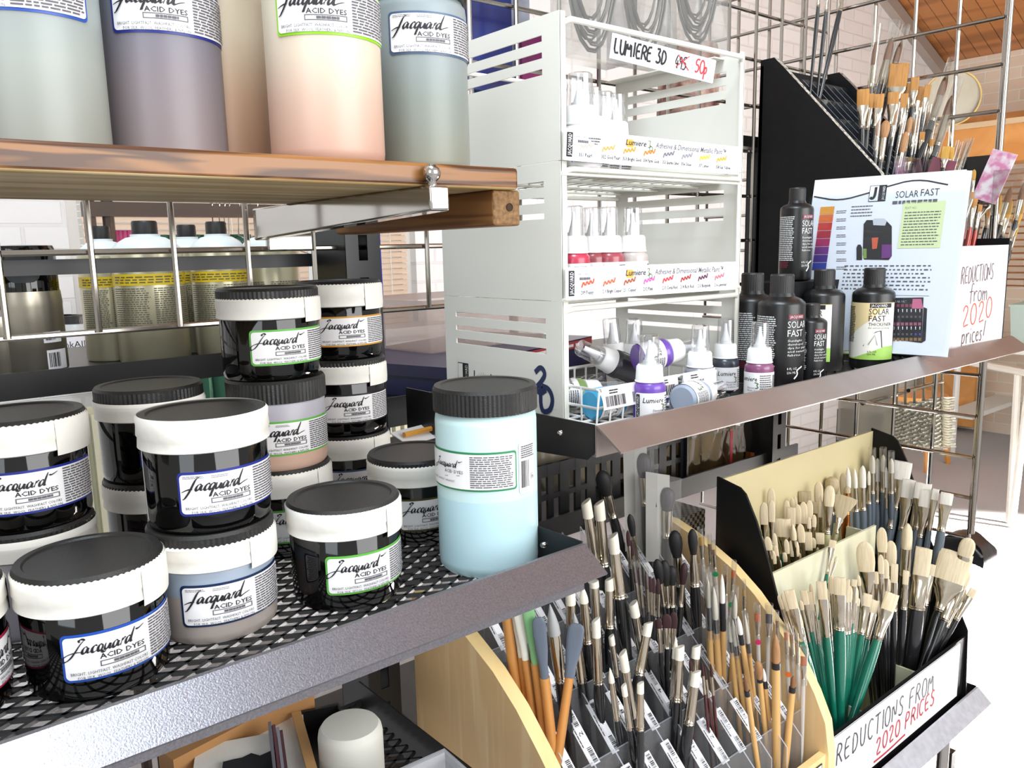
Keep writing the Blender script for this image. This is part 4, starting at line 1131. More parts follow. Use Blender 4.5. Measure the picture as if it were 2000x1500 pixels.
# front sign
A = onY(1627, 1430, .5455); B_ = onY(1875, 1245, .5455)
sx0, sx1, szt = 1.035, B_.x, .689
t = thing('price_sign', 'handwritten card reading REDUCTIONS FROM 2020 PRICES taped to the tray front', 'sign', (sx0, .5455, z3 + .027))
b = MB(); hh = szt - (z3 + .027); ww = sx1 - sx0
mps = lambda u, v, l: V((u, -l - .0016 - .010 * (1 - v / hh) ** 2 * 0, v)); g = G(b, mps, 8)
g.rect(0, 0, ww, hh, 0, 0, n=8); b.quad((0, .0006, 0), (0, .0006, hh), (ww, .0006, hh), (ww, .0006, 0), 0)
g.hand('REDUCTIONS FROM', .012, hh * .53, hh * .33, .0030, 1, .0006, adv=.86, jit=.06, slope=-.005, narrow=.80)
g.hand('2020 PRICES', .135, hh * .16, hh * .28, .0034, 2, .0006, adv=.82, jit=.08, slope=.03, narrow=.9)
g.stroke([(.13, hh * .07), (.17, hh * .06), (.235, hh * .10)], .0035, 2, .0006)
b.build('card', [WHITEP, mat('marker_black', '#3a363d', .6), mat('marker_red', '#b5303c', .6)], t)


def z7(X, Y, ox, oy): return (ox + X / 7.5, oy + Y / 7.5)


yr, ym, yf = .705, .668, .598
rows = []
hog = 'beige hog bristle brush'
for (x, y, w, l, sh, yy) in ((1506, 953, 14, 47, 'filbert', .725), (1492, 981, 15, 43, 'filbert', .70), (1507, 977, 12, 42, 'filbert', .69), (1536, 977, 12, 40, 'filbert', .715), (1545, 991, 15, 36, 'flat', .70), (1547, 972, 8, 25, 'filbert', .725), (1553, 970, 8, 28, 'filbert', .722),
                         (1558, 985, 12, 38, 'filbert', .705), (1569, 980, 14, 42, 'filbert', .70), (1581, 977, 12, 36, 'filbert', .695), (1599, 941, 15, 38, 'filbert', .715), (1602, 967, 9, 42, 'round', .70), (1592, 980, 12, 22, 'flat', .712), (1590, 1005, 8, 24, 'filbert', .68), (1580, 1010, 7, 22, 'filbert', .68)):
    lx = x + (x - 1560) * -.02
    rows.append((hog + ' with rounded tip' if sh != 'flat' else hog + ' with square tip', (x, y), (lx, y + 130), yy, sh, l, w, 42, 10, dict(hand='cream', hairk='hog')))
rows += [('wide flat beige bristle brush', (1528, 1013), (1530, 1120), .685, 'flat', 34, 27, 34, 11, dict(hand='green')),
         ('oval beige brush with long steel ferrule', (1621, 948), (1613, 1090), .685, 'filbert', 40, 18, 54, 13, dict(hand='cream', thick=.010)),
         ('large oval smoky brush', (1625, 931), (1625, 1060), .725, 'mop', 33, 27, 40, 14, dict(hand='grey', hairk='smoke')),
         ('long oval smoky brush', (1647, 924), (1652, 1050), .72, 'filbert', 42, 15, 40, 12, dict(hand='grey', hairk='smoke')),
         ('fan shaped beige brush with notched edge', (1650, 967), (1624, 1092), .690, 'fan', 46, 50, 32, 8, dict(hand='cream', hairk='smoke')),
         ('brush with dark beige splayed hair', (1572, 960), (1572, 1080), .728, 'flat', 20, 24, 40, 10, dict(hand='cream', hairk='smoke')),
         ('copper handled brush with brass ferrule', (1655, 950), (1650, 1062), .700, 'bullet', 12, 13, 42, 15, dict(hand='copper', hairk='smoke', ferr=GOLDM))]
bunch(rows, 'in rear compartment of cream tray', 'bristle brushes in the cream tray', xmax=1.488, ext=.06)
rows = []
for (x, y, w, l, sh) in ((1485, 1043, 8, 30, 'filbert'), (1498, 1048, 13, 26, 'filbert'), (1512, 1041, 8, 30, 'filbert'), (1514, 1064, 9, 26, 'filbert'), (1508, 1075, 11, 26, 'filbert'), (1535, 1053, 9, 28, 'filbert'), (1532, 1079, 8, 18, 'filbert'), (1560, 1079, 8, 20, 'filbert'), (1548, 1023, 11, 30, 'round'), (1563, 1023, 13, 36, 'filbert'),
                         (1577, 1040, 15, 34, 'flat'), (1588, 1050, 9, 20, 'filbert'), (1601, 1041, 15, 21, 'flat'), (1589, 1077, 6, 20, 'filbert'), (1597, 1069, 6, 20, 'filbert'), (1521, 1092, 8, 20, 'filbert'), (1549, 1053, 18, 33, 'filbert')):
    rows.append(('short green handled hog brush with ' + ('square' if sh == 'flat' else 'rounded') + ' tip', (x, y), (x + (x - 1560) * -.12 + 8, y + 115), ym, sh, l, w, 46, 11))
rows += [('slim green handled brush leaning on the divider', (1627, 1055), (1610, 1150), .632, 'flat', 15, 12, 52, 7), ('thin green handled brush leaning on the divider', (1635, 1087), (1616, 1150), .628, 'filbert', 11, 6, 42, 5)]
bunch(rows, 'middle left of cream tray', 'bristle brushes in the cream tray', xmax=1.488, hand='green', ext=.05)
rows = []
for (x, y, w, l, sh, fl, hw) in ((1520, 1163, 7, 25, 'filbert', 60, 9), (1529, 1158, 12, 33, 'filbert', 58, 11), (1541, 1153, 18, 33, 'flat', 60, 12), (1552, 1193, 18, 32, 'filbert', 52, 13), (1563, 1173, 8, 17, 'filbert', 60, 8), (1577, 1157, 15, 33, 'flat', 62, 12), (1569, 1153, 12, 26, 'flat', 50, 10), (1586, 1185, 6, 18, 'filbert', 54, 9), (1583, 1140, 8, 38, 'filbert', 70, 9),
                                 (1604, 1136, 17, 32, 'flat', 70, 14), (1602, 1149, 13, 28, 'filbert', 60, 13), (1613, 1149, 11, 27, 'filbert', 70, 11), (1623, 1124, 11, 34, 'filbert', 74, 13), (1640, 1128, 20, 32, 'flat', 66, 19), (1653, 1131, 12, 44, 'flat', 60, 14), (1660, 1144, 10, 31, 'filbert', 60, 13), (1671, 1146, 12, 31, 'filbert', 56, 12),
                                 (1669, 1132, 9, 13, 'flat', 70, 9), (1677, 1168, 6, 15, 'filbert', 50, 8), (1695, 1160, 15, 24, 'flat', 56, 12), (1709, 1172, 15, 26, 'flat', 52, 13), (1743, 1159, 23, 36, 'flat', 62, 16)):
    nm = 'green handled hog brush with ' + ('square' if sh == 'flat' else 'rounded') + ' tip'
    lx = 1641 + (x - 1641) * .30; ly = 1405 - (lx - 1641) * .75
    rows.append((nm, (x, y), (lx, ly), yf - .02 * (w > 15), sh, l, w, fl, hw * 1.12))
bunch(rows, 'front row of cream tray', 'green handled bristle brushes', xmax=1.488, hand='green', ext=.075)
rows = []
for (x, y, w, l, sh, fl, hw, yy) in ((1688, 1058, 30, 55, 'filbert', 60, 18, .615), (1722, 1030, 17, 46, 'filbert', 60, 14, .62), (1740, 1056, 19, 47, 'filbert', 60, 14, .615), (1720, 1083, 10, 36, 'filbert', 60, 10, .60), (1729, 1092, 12, 36, 'filbert', 60, 10, .60), (1747, 1102, 12, 35, 'flat', 54, 11, .595), (1770, 1115, 10, 26, 'flat', 48, 11, .592),
                                     (1773, 1022, 18, 48, 'bullet', 52, 16, .62), (1805, 1071, 27, 53, 'flat', 66, 24, .59), (1868, 1078, 54, 58, 'flat', 62, 18, .59), (1894, 1051, 25, 36, 'filbert', 60, 16, .605), (1820, 1102, 14, 22, 'flat', 60, 12, .60), (1832, 1083, 7, 22, 'filbert', 70, 8, .61), (1853, 1134, 7, 22, 'round', 50, 8, .582),
                                     (1873, 1133, 14, 34, 'filbert', 52, 15, .580), (1893, 1117, 12, 36, 'filbert', 60, 11, .585), (1886, 1150, 10, 28, 'filbert', 56, 8, .578), (1903, 1150, 13, 18, 'flat', 52, 8, .576), (1710, 1117, 9, 22, 'flat', 60, 9, .605), (1721, 1115, 8, 20, 'flat', 56, 9, .60), (1736, 1130, 6, 24, 'filbert', 40, 7, .60), (1676, 1123, 7, 20, 'filbert', 50, 8, .605)):
    lx = 1770 + (x - 1800) * .52; ly = 1322 - (lx - 1770) * .62
    if x < 1700: lx, ly = x + 22, 1330
    nm = 'black handled hog brush with ' + ('square' if sh == 'flat' else 'rounded') + ' tip'
    if w == 54: nm = 'widest black handled flat brush'
    rows.append((nm, (x, y), (lx, ly), yy, sh, l, w, fl, hw * 1.25))
bunch(rows, 'right cell of cream tray', 'black handled bristle brushes', xmax=1.488, hand='black', ext=.06)
rows = []
for (x, y, w, l, sh, fl, hw, lean, slv) in ((1656, 912, 12, 40, 'round', 44, 14, 0, 0), (1669, 915, 10, 37, 'round', 46, 12, 4, 0), (1685, 909, 13, 42, 'bullet', 44, 15, 0, 0), (1697, 920, 6, 27, 'filbert', 36, 9, 1, 0), (1714, 895, 13, 44, 'bullet', 42, 15, -2, 0), (1704, 889, 11, 34, 'bullet', 40, 11, 0, .014), (1725, 888, 10, 32, 'bullet', 40, 11, 0, .014), (1741, 895, 10, 28, 'bullet', 40, 10, 0, .014),
                                            (1731, 912, 6, 40, 'filbert', 40, 8, 0, 0), (1728, 952, 7, 27, 'flat', 44, 9, -8, 0), (1739, 922, 13, 42, 'flat', 58, 11, -8, 0)):
    rows.append(('white brush with grey handle' + (' in clear tube' if slv else ''), (x, y), (x + lean, y + 130), .715, sh, l, w, fl, hw, dict(sleeve=slv)))
for (x, y, w, l, fl, hw) in ((1764, 902, 34, 34, 60, 12), (1754, 934, 18, 37, 62, 13), (1776, 937, 24, 35, 64, 13), (1778, 956, 14, 31, 56, 11), (1804, 944, 30, 30, 60, 12), (1812, 957, 27, 33, 60, 13), (1791, 965, 8, 27, 56, 9), (1828, 955, 13, 21, 60, 10), (1850, 963, 23, 22, 52, 16), (1821, 996, 9, 14, 44, 8)):
    rows.append(('white flat brush with grey handle leaning outwards', (x, y), (x - 24, y + 150), .690, 'flat', l, w, fl, hw))
bunch(rows, 'rear right of cream tray', 'white synthetic brushes', xmax=1.488, hand='grey', hairk='white', ext=.06)

# ---------------------------------------------------------------- maple and acrylic brush display
MX0, MX1 = .536, .989
MAPLE = wood('maple', '#f2d4a2', '#e6c08a', 'Z', 40, .4, 1.6); MAPLEE = wood('maple_edge', '#efd398', '#e2bf7f', 'Z', 14, .42, .9)
cur = [(.800, .968), (.777, .961), (.735, .947), (.686, .924), (.645, .895), (.606, .858), (.570, .82), (.545, .782), (.527, .745), (.520, .700), (.517, .589), (.540, .589), (.542, .565), (.853, .565), (.853, .968)]
dsp = thing('brush_display', 'maple sided brush display with clear acrylic compartments on the low shelf', 'display stand', (MX0, .68, z3)); dl = dsp.location
ACRD = mat('display_acrylic', '#a6a7aa', .08, alpha=.15, spec=.9); ACRF = mat('display_acrylic_floor', '#707175', .15, alpha=.5)
DL = lambda x, y, z: V((x - dl.x, y - dl.y, z - dl.z))
for x in (MX0 - .009, MX1 - .009): MB().prism(cur, lambda y, z, x=x: DL(x, y, z), (.018, 0, 0), 0, 1).build('side_panel', [MAPLE, MAPLEE], dsp, angle=25)
MB().span(DL(MX0 + .009, .853, .565), DL(MX1 - .009, .849, .93)).build('back_panel', mat('grey_back', '#66676b', .5), dsp)
MB().span(DL(MX0 + .009, .524, .589), DL(MX1 - .009, .534, .700)).build('front_board', MAPLEE, dsp)
MB().span(DL(MX0 + .009, .545, .562), DL(MX1 - .009, .849, .570)).build('base_board', MAPLE, dsp)
c = MB(); mpc = lambda u, v, l: DL(.90 + u, .5235 - l, .592 + v); g = G(c, mpc, 1); g.rect(0, 0, .07, .10, 1, .0004, n=1); g.rect(.002, .002, .068, .098, 0, .0008, n=1); g.rect(.058, .04, .064, .07, 2, .0012, .002)
c.build('label_card', [WHITEP, INK, mat('rust_print', '#b0603a', .6)], dsp)
DK = .94; DY, DZ = .777, .961
def slope_z(y): return DZ + DK * (y - DY)
def onSlope(px, py, drop=.006):
    d = ray(px, py); n = V((0, -DK, 1)); p0 = V((0, DY, DZ - drop)); return EYE + d * ((p0 - EYE).dot(n) / d.dot(n))


nl = 12; lane = (MX1 - MX0 - .018) / nl
for i in range(1, nl):
    x = MX0 + .009 + i * lane
    pr_ = [(.82, slope_z(.82) - .004), (.54, slope_z(.54) - .004), (.536, .62), (.82, .62)]
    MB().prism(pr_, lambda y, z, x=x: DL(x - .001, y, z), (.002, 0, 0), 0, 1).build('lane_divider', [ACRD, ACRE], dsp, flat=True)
TY = [.80, .735, .675, .615, .56]
for j, y in enumerate(TY):
    b = MB(); zt = slope_z(y) - .004
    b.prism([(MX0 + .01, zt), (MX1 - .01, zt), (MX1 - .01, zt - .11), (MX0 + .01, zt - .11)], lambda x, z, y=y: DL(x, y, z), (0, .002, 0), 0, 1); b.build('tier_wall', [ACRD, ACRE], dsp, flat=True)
    if j:
        MB().span(DL(MX0 + .01, y, zt - .112), DL(MX1 - .01, TY[j - 1], zt - .110)).build('tier_floor', ACRF, dsp, flat=True)
LBLS = ['2', '1/2', '3', '4', '1/4', '6', '8', '2', '3/4']
for j in range(1, len(TY)):
    for i in range(nl):
        x = MX0 + .009 + i * lane; y0, y1 = TY[j] + .006, TY[j - 1] - .006
        w = .0150; p0 = DL(x + .0025, y0, slope_z(y0) - .019); p1_ = DL(x + .003, y1, slope_z(y1) - .019); L_ = (p1_ - p0).length
        mpl = plane(p0, (1, 0, 0), p1_ - p0); b = MB(); g = G(b, mpl, 1); g.rect(0, 0, w, L_, 0, 0); 
        mq = lambda u, v, l, mpl=mpl: mpl(w - v, u, l)
        g2 = G(b, mq, 1); g2.barcode(.002, .002, .020, w - .006, 1, .0004, 14); g2.barcode(L_ - .020, .002, L_ - .003, w - .006, 1, .0004, 12); g2.text(LBLS[(i * 3 + j) % 9], L_ * .52, .003, .006, .006, 1, .0004, 1); g2.dashes(.022, w - .004, L_ * .8, w - .0015, 1, 1, .0004, .5, (.1, .2))
        b.build('price_label', [WHITEP, INK], dsp, flat=True)

sh = 'silicone tipped shaper with black handle'
R_ = []
for (tx, ty, bx_, by_, w, l, fl, hw, kd, shp) in (
        (1143, 970, 1166, 1125, 21, 40, 92, 21, 'cream', 'chisel'), (1169, 972, 1181, 1120, 22, 42, 92, 22, 'cream', 'chisel'), (1196, 1036, 1222, 1262, 21, 42, 88, 24, 'cream', 'chisel'),
        (1190, 1124, 1191, 1262, 18, 28, 74, 20, 'white', 'chisel'), (1160, 1132, 1168, 1262, 19, 14, 84, 19, 'white', 'chisel'), (1138, 1144, 1150, 1290, 18, 32, 80, 20, 'white', 'cone'), (1114, 1152, 1117, 1290, 20, 28, 84, 20, 'white', 'chisel'),
        (1163, 1200, 1171, 1382, 18, 43, 92, 20, 'white', 'chisel'), (1193, 1237, 1206, 1330, 12, 22, 62, 13, 'small white', 'chisel'), (1235, 1170, 1256, 1285, 19, 33, 78, 20, 'white', 'chisel'), (1268, 1209, 1240, 1362, 18, 33, 78, 20, 'white', 'chisel'),
        (1214, 1264, 1240, 1420, 18, 45, 92, 18, 'white', 'chisel'), (1191, 1304, 1210, 1442, 12, 28, 74, 14, 'small white', 'cone'), (1217, 1332, 1238, 1470, 12, 26, 66, 15, 'small white', 'chisel'), (1251, 1328, 1250, 1494, 14, 25, 72, 16, 'small white', 'chisel'),
        (1320, 1243, 1316, 1385, 14, 42, 80, 17, 'white', 'cone'), (1328, 1256, 1320, 1402, 19, 31, 82, 21, 'white', 'chisel'), (1361, 1255, 1348, 1392, 17, 30, 80, 19, 'white', 'chisel'), (1361, 1304, 1341, 1445, 19, 36, 76, 21, 'white', 'chisel')):
    R_.append((kd + ' ' + sh, (tx, ty), (bx_, by_), 0, shp, l, w, fl, hw))
R_ += [('grey cone tipped shaper', (1074, 1180), (1106, 1402), 0, 'cone', 57, 26, 92, 24, dict(hairk='stone')), ('slim grey cone tipped shaper behind a blade', (1121, 1196), (1138, 1345), 0, 'cone', 30, 15, 106, 20, dict(hairk='stone'))]
bunch(R_, 'acrylic display', 'silicone shapers in the display', hairk='silicone', hand='black', plane=onSlope, name='silicone_shaper', ext=.10)
R_ = [('dark grey silicone blade on a beech handle', (1051, 1206), (1078, 1452), 0, 'blade', 114, 27, 0, 21, dict(hairk='slate')), ('dark grey silicone blade tilted on a beech handle', (1127, 1218), (1092, 1462), 0, 'blade', 104, 33, 0, 19, dict(hairk='slate')),
      ('green silicone blade on a beech handle', (1029, 1168), (1062, 1425), 0, 'blade', 124, 24, 0, 19, dict(hairk='leaf')), ('white silicone blade on a beech handle', (1009, 1160), (1042, 1402), 0, 'blade', 124, 24, 0, 18, dict(hairk='chalk')), ('second white silicone blade behind the first', (1004, 1165), (1030, 1385), 0, 'blade', 114, 20, 0, 17, dict(hairk='chalk'))]
bunch(R_, 'left lane of maple display', 'silicone blades in the display', hand='beech', plane=onSlope, name='silicone_blade_tool', ext=.10)
brush('beech handled tool with its blade hidden under the speckled lip', (983, 1150), (1012, 1375), 0, 'blade', 40, 24, 0, 22, hairk='chalk', hand='beech', plane=onSlope, name='silicone_blade_tool', grp='silicone blades in the display')
R_ = [('grey pointed mop brush in a frosted sleeve', (1256, 885), (1263, 1046), 0, 'mop', 45, 33, 56, 20, dict(hairk='grey')), ('grey round mop brush in a frosted sleeve', (1304, 952), (1302, 1090), 0, 'mop', 44, 30, 54, 18, dict(hairk='grey')),
      ('black pointed mop brush tilted at the back', (1174, 919), (1205, 1040), 0, 'mop', 47, 30, 46, 18, {}), ('black mop brush half hidden between sleeves', (1272, 963), (1281, 1075), 0, 'mop', 46, 19, 46, 13, {}), ('slim black mop brush with a bent head', (1230, 1004), (1248, 1122), 0, 'mop', 42, 15, 60, 9, {}),
      ('big black oval mop brush', (1317, 1036), (1332, 1180), 0, 'mop', 50, 27, 58, 16, {}), ('tall black oval mop brush with gold ferrule', (1352, 1033), (1361, 1215), 0, 'mop', 48, 19, 62, 20, {}), ('black oval mop brush in the cluster', (1283, 1092), (1299, 1205), 0, 'mop', 46, 20, 46, 10, {}), ('black oval mop brush in the cluster', (1297, 1094), (1306, 1205), 0, 'mop', 48, 22, 44, 10, {}), ('black oval mop brush in the cluster', (1312, 1105), (1314, 1212), 0, 'mop', 36, 20, 44, 12, {}),
      ('dark brown oval mop brush', (1337, 1099), (1327, 1214), 0, 'mop', 42, 15, 44, 11, dict(hairk='maroon')),
      ('maroon fan ended brush', (1302, 1199), (1303, 1310), 0, 'filbert', 27, 19, 40, 10, dict(hairk='maroon')), ('maroon fan ended brush', (1316, 1195), (1313, 1305), 0, 'filbert', 32, 16, 40, 9, dict(hairk='maroon')), ('maroon fan ended brush', (1286, 1207), (1293, 1312), 0, 'filbert', 20, 12, 46, 9, dict(hairk='maroon'))]
bunch(R_, 'in maple display', 'mop brushes in the display', hairk='black', hand='black', plane=onSlope, ext=.10)
R_ = []
for (tx, ty, bx_, by_, slv) in ((1226, 1036, 1234, 1150, 0), (1233, 1055, 1240, 1150, 0), (1238, 1108, 1252, 1215, .01), (1248, 1112, 1258, 1220, .012), (1262, 1120, 1268, 1225, .01), (1270, 1126, 1273, 1228, 0), (1276, 1128, 1277, 1230, 0), (1285, 1130, 1286, 1232, 0)):
    R_.append(('slim maroon haired brush' + (' in a clear tube' if slv else ''), (tx, ty), (bx_, by_), 0, 'filbert', 30, 8, 44, 7, dict(sleeve=slv)))
for (tx, ty, bx_, by_) in ((1348, 1283, 1352, 1400), (1371, 1293, 1382, 1412), (1376, 1300, 1388, 1400), (1388, 1295, 1397, 1402)):
    R_.append(('short maroon handled detail brush', (tx, ty), (bx_, by_), 0, 'round', 26, 6, 36, 6, dict(hand='maroon')))
bunch(R_, 'middle lanes of display', 'maroon haired brushes', hairk='maroon', hand='black', plane=onSlope, ext=.10)
R_ = []
for (tx, ty, bx_, by_, w, l, bd, hw, hk, slv) in ((1383, 1131, 1389, 1290, 10, 54, 44, 12, 'white', .012), (1394, 1146, 1403, 1300, 12, 62, 26, 13, 'white', .004), (1410, 1121, 1413, 1295, 11, 55, 54, 12, 'white', 0), (1436, 1160, 1430, 1300, 11, 46, 24, 11, 'white', .012), (1424, 1214, 1436, 1338, 9, 38, 20, 10, 'white', .006), (1431, 1210, 1448, 1345, 9, 50, 18, 10, 'white', .004),
                                                  (1441, 1203, 1466, 1360, 11, 34, 20, 11, 'white', 0), (1455, 1200, 1470, 1340, 9, 55, 18, 10, 'white', .004), (1380, 1118, 1385, 1270, 9, 50, 30, 10, 'white', .01)):
    R_.append(('bamboo brush with white hair' + (' in a clear cap' if slv else ''), (tx, ty), (bx_, by_), 0, 'round', l, w, bd, hw, dict(hairk=hk, sleeve=slv)))
R_ += [('bamboo brush with fluffy brown hair', (1480, 1290), (1492, 1405), 0, 'mop', 36, 16, 5, 11, dict(hairk='sable')), ('bamboo brush with short white hair', (1491, 1305), (1502, 1405), 0, 'round', 24, 8, 14, 9, {}), ('bamboo brush with pointed brown hair', (1454, 1316), (1474, 1455), 0, 'round', 32, 9, 10, 11, dict(hairk='brown')),
       ('thick bamboo brush with tall brown and white hair', (1515, 1238), (1516, 1428), 0, 'round', 54, 17, 12, 17, dict(hairk='sable')), ('bamboo brush with dark brown tuft', (1550, 1320), (1541, 1418), 0, 'bullet', 22, 10, 10, 13, dict(hairk='brown'))]
bunch(R_, 'right lanes of display', 'bamboo calligraphy brushes', hairk='white', hand='bamboo', plane=onSlope, band=True, ext=.10)
R_ = []
for (tx, ty, bx_, by_, w, l, hk, stk) in ((1369, 1050, 1376, 1140, 10, 15, 'gold', None), (1386, 1063, 1390, 1150, 7, 12, 'brown', None), (1394, 1074, 1400, 1160, 6, 10, 'brown', ('#1d8a52', -3.5)), (1433, 1115, 1427, 1205, 8, 14, 'orange', ('#1d8a52', -3.6)), (1418, 1124, 1418, 1210, 6, 12, 'brown', None), (1453, 1152, 1455, 1240, 6, 12, 'gold', None), (1479, 1199, 1482, 1290, 11, 15, 'orange', ('#c22a62', -2.4)), (1502, 1200, 1500, 1290, 13, 17, 'grey', None),
                                          (1518, 1213, 1522, 1310, 6, 12, 'brown', None), (1535, 1236, 1540, 1330, 7, 14, 'orange', ('#dd6a1c', -4.6)), (1546, 1240, 1550, 1330, 7, 14, 'sable', None), (1556, 1256, 1560, 1350, 7, 14, 'sable', None), (1570, 1283, 1568, 1395, 12, 17, 'orange', None)):
    R_.append(('clear handled sleeved brush with %s hair' % hk, (tx, ty), (bx_, by_), 0, 'flat', l, w, 26, 7, dict(hairk=hk, sticker=stk)))
bunch(R_, 'right side of display', 'plastic sleeved brushes', hand='clear', plane=lambda a, c: onSlope(a, c, -.01), sleeve=.016, ext=.10)
# frosted paper sleeves round the two grey mops
for pc, lb in ((((1239, 872), (1285, 866), (1290, 1085), (1243, 1085)), 'tall frosted sleeve around the pointed grey mop brush'), (((1284, 927), (1331, 934), (1328, 1105), (1284, 1105)), 'short frosted sleeve around the round grey mop brush')):
    y0 = onSlope(1263, 1060).y if 'tall' in lb else onSlope(1302, 1100).y
    ps = [onY(px, py, y0 - .011) for px, py in pc]; qs = [p + V((0, .022, 0)) for p in ps]; org = (ps[3] + ps[2]) / 2
    b = MB(); b.add([p - org for p in ps + qs], [(0, 3, 2, 1), (4, 5, 6, 7), (1, 2, 6, 5), (0, 4, 7, 3)], [0, 1, 0, 0]); o = b.build('brush_sleeve', [PSLEEVE, mat('frosted_sleeve_back', '#b5b3ad', .35, alpha=.8)], flat=True); o.location = org; tag(o, lb, 'sleeve')


# ================================================================= black dye bottles and flyer
SFB = mat('black_bottle', '#131314', .33, spec=.5)
LIMEP = mat('lime_print', '#9bc45c', .45); SAND = mat('sand_print', '#e6cf9c', .45); PALEP = mat('pale_print', '#ece7da', .45); DWHITE = mat('white_print', '#d9d9d8', .5); WINE = mat('wine_print', '#7a1f33', .5)
GREYPIC = mat('grey_picture', '#5b5a5c', .5)


def solar(label, loc, r=.030, h=.150, kind='black', turn=0.0):
    t = thing('dye_bottle', label, 'bottle', loc, face_rot(loc[0], loc[1]) + turn, 'black sun dye bottles'); q = r / .030
    b = MB(); hs = h - .040 * q
    b.lathe([(0, .001), (r * .85, .0005), (r * .96, .002), (r, .007), (r, hs), (r * .97, hs + .004 * q), (r * .80, hs + .0085 * q), (r * .55, hs + .0115 * q), (r * .50, hs + .016 * q)], 40); b.build('body', SFB, t)
    b = MB(); rc = r * .50; zc = hs + .014 * q
    b.lathe([(rc * .96, zc), (rc, zc), (rc, h - .002)], 80, rib=.02); b.lathe([(rc, h - .002), (rc - .001, h), (0, h)], 40); b.build('cap', BLACKP, t, angle=25)
    b = MB(); g = G(b, cyl(r), 26); L = .0006; z0, z1_ = .016 * q, hs - .010 * q; H_ = z1_ - z0
    if kind == 'black':
        g.dashes(-r * 1.15, z0 + H_ * .20, -r * .05, z1_ - H_ * .02, 24, 1, L, .5); g.dashes(-r * 1.15, z0 + H_ * .08, -r * .35, z0 + H_ * .19, 4, 4, L, .5)
        g.rect(r * .42, z1_ - H_ * .07, r * 1.2, z1_, 4, L, n=6); g.text('JACQUARD', r * .48, z1_ - H_ * .055, r * .66, H_ * .04, 1, L * 1.6, 1)
        g.text('SOLAR', r * .40, z1_ - H_ * .20, r * .95, H_ * .10, 1, L, 2, bold=-.004); g.text('FAST', r * .40, z1_ - H_ * .33, r * .75, H_ * .10, 1, L, 2)
        for i, s in enumerate(('Sunlight', 'developed', 'dye for paper', 'and natural', 'fabrics')): g.text(s, r * .42, z1_ - H_ * (.41 + .055 * i), r * .09 * len(s), H_ * .032, 1, L, 1)
        g.text('8 FL OZ', r * .42, z0 + H_ * .16, r * .45, H_ * .035, 1, L, 1); g.text('236 ML', r * .42, z0 + H_ * .10, r * .42, H_ * .035, 1, L, 1)
        g.stroke([(r * .75, z0 + H_ * .02), (r * .95, z0 + H_ * .09), (r * .85, z0 + H_ * .15), (r * 1.2, z0 + H_ * .2)], H_ * .022, 5, L)
    else:
        g.rect(-r * 1.45, z0, r * 1.5, z1_, 3, L * .6, .002, 30)
        n = 14
        A = lambda f: -r * 1.45 + r * 2.95 * f
        vs = []
        for i in range(n + 1):
            f = .0 + 1.0 * i / n; u = A(f); k = max(0, min(1, (f - .12) / .75)); vs += [cyl(r)(u, z0 + H_ * .0, L), cyl(r)(u, z0 + H_ * (.02 + .22 * min(1, max(0, (f - .3) * 2))) , L)]
        b.add(vs, [(2 * i, 2 * i + 2, 2 * i + 3, 2 * i + 1) for i in range(n)], 7)
        vs = []
        for i in range(n + 1):
            f = i / n; u = A(f); vs += [cyl(r)(u, z1_ - H_ * (.02 + .75 * max(0, 1 - f * 1.15)), L), cyl(r)(u, z1_, L)]
        b.add(vs, [(2 * i, 2 * i + 2, 2 * i + 3, 2 * i + 1) for i in range(n)], 6)
        g.dashes(-r * 1.3, z0 + H_ * .30, -r * .55, z1_ - H_ * .06, 22, 2, L * 1.5, .45)
        g.rect(r * .15, z1_ - H_ * .085, r * 1.2, z1_ - .0008, 2, L * 1.5, n=8); g.text('JACQUARD', r * .2, z1_ - H_ * .07, r * .75, H_ * .048, 5, L * 2.2, 1)
        g.text('SOLAR', r * .12, z1_ - H_ * .20, r * .95, H_ * .10, 2, L * 1.5, 2, bold=-.004); g.text('FAST', r * .12, z1_ - H_ * .32, r * .78, H_ * .10, 2, L * 1.5, 2)
        g.text('THICKENER', r * .12, z1_ - H_ * .40, r * 1.1, H_ * .055, 2, L * 1.5, 1); g.text('for screen printing', r * .12, z1_ - H_ * .45, r * 1.0, H_ * .03, 2, L * 1.5, 1)
        P = [(-r * .1, z0 + H_ * .24), (r * .45, z0 + H_ * .50), (r * .72, z0 + H_ * .52), (r * .80, z0 + H_ * .22)]
        b.add([cyl(r)(u, v, L * 1.7) for u, v in P], [(0, 3, 2, 1)], 8); g.stroke([(r * .15, z0 + H_ * .27), (r * .42, z0 + H_ * .44), (r * .55, z0 + H_ * .26)], .0012, 9, L * 2.4, smooth=0)
        g.text('8 FL OZ', r * .12, z0 + H_ * .13, r * .4, H_ * .03, 2, L * 1.7, 1); g.text('236 ML', r * .12, z0 + H_ * .085, r * .38, H_ * .03, 2, L * 1.7, 1)
    b.build('label', [SFB, DWHITE, INK, PALEP, WINE, WHITEP, SAND, LIMEP, GREYPIC, LGREY], t)
    return t


def at(px, y, z=None): p = onY(px, 700, y); return (p.x, y, z2 + .0003 if z is None else z)


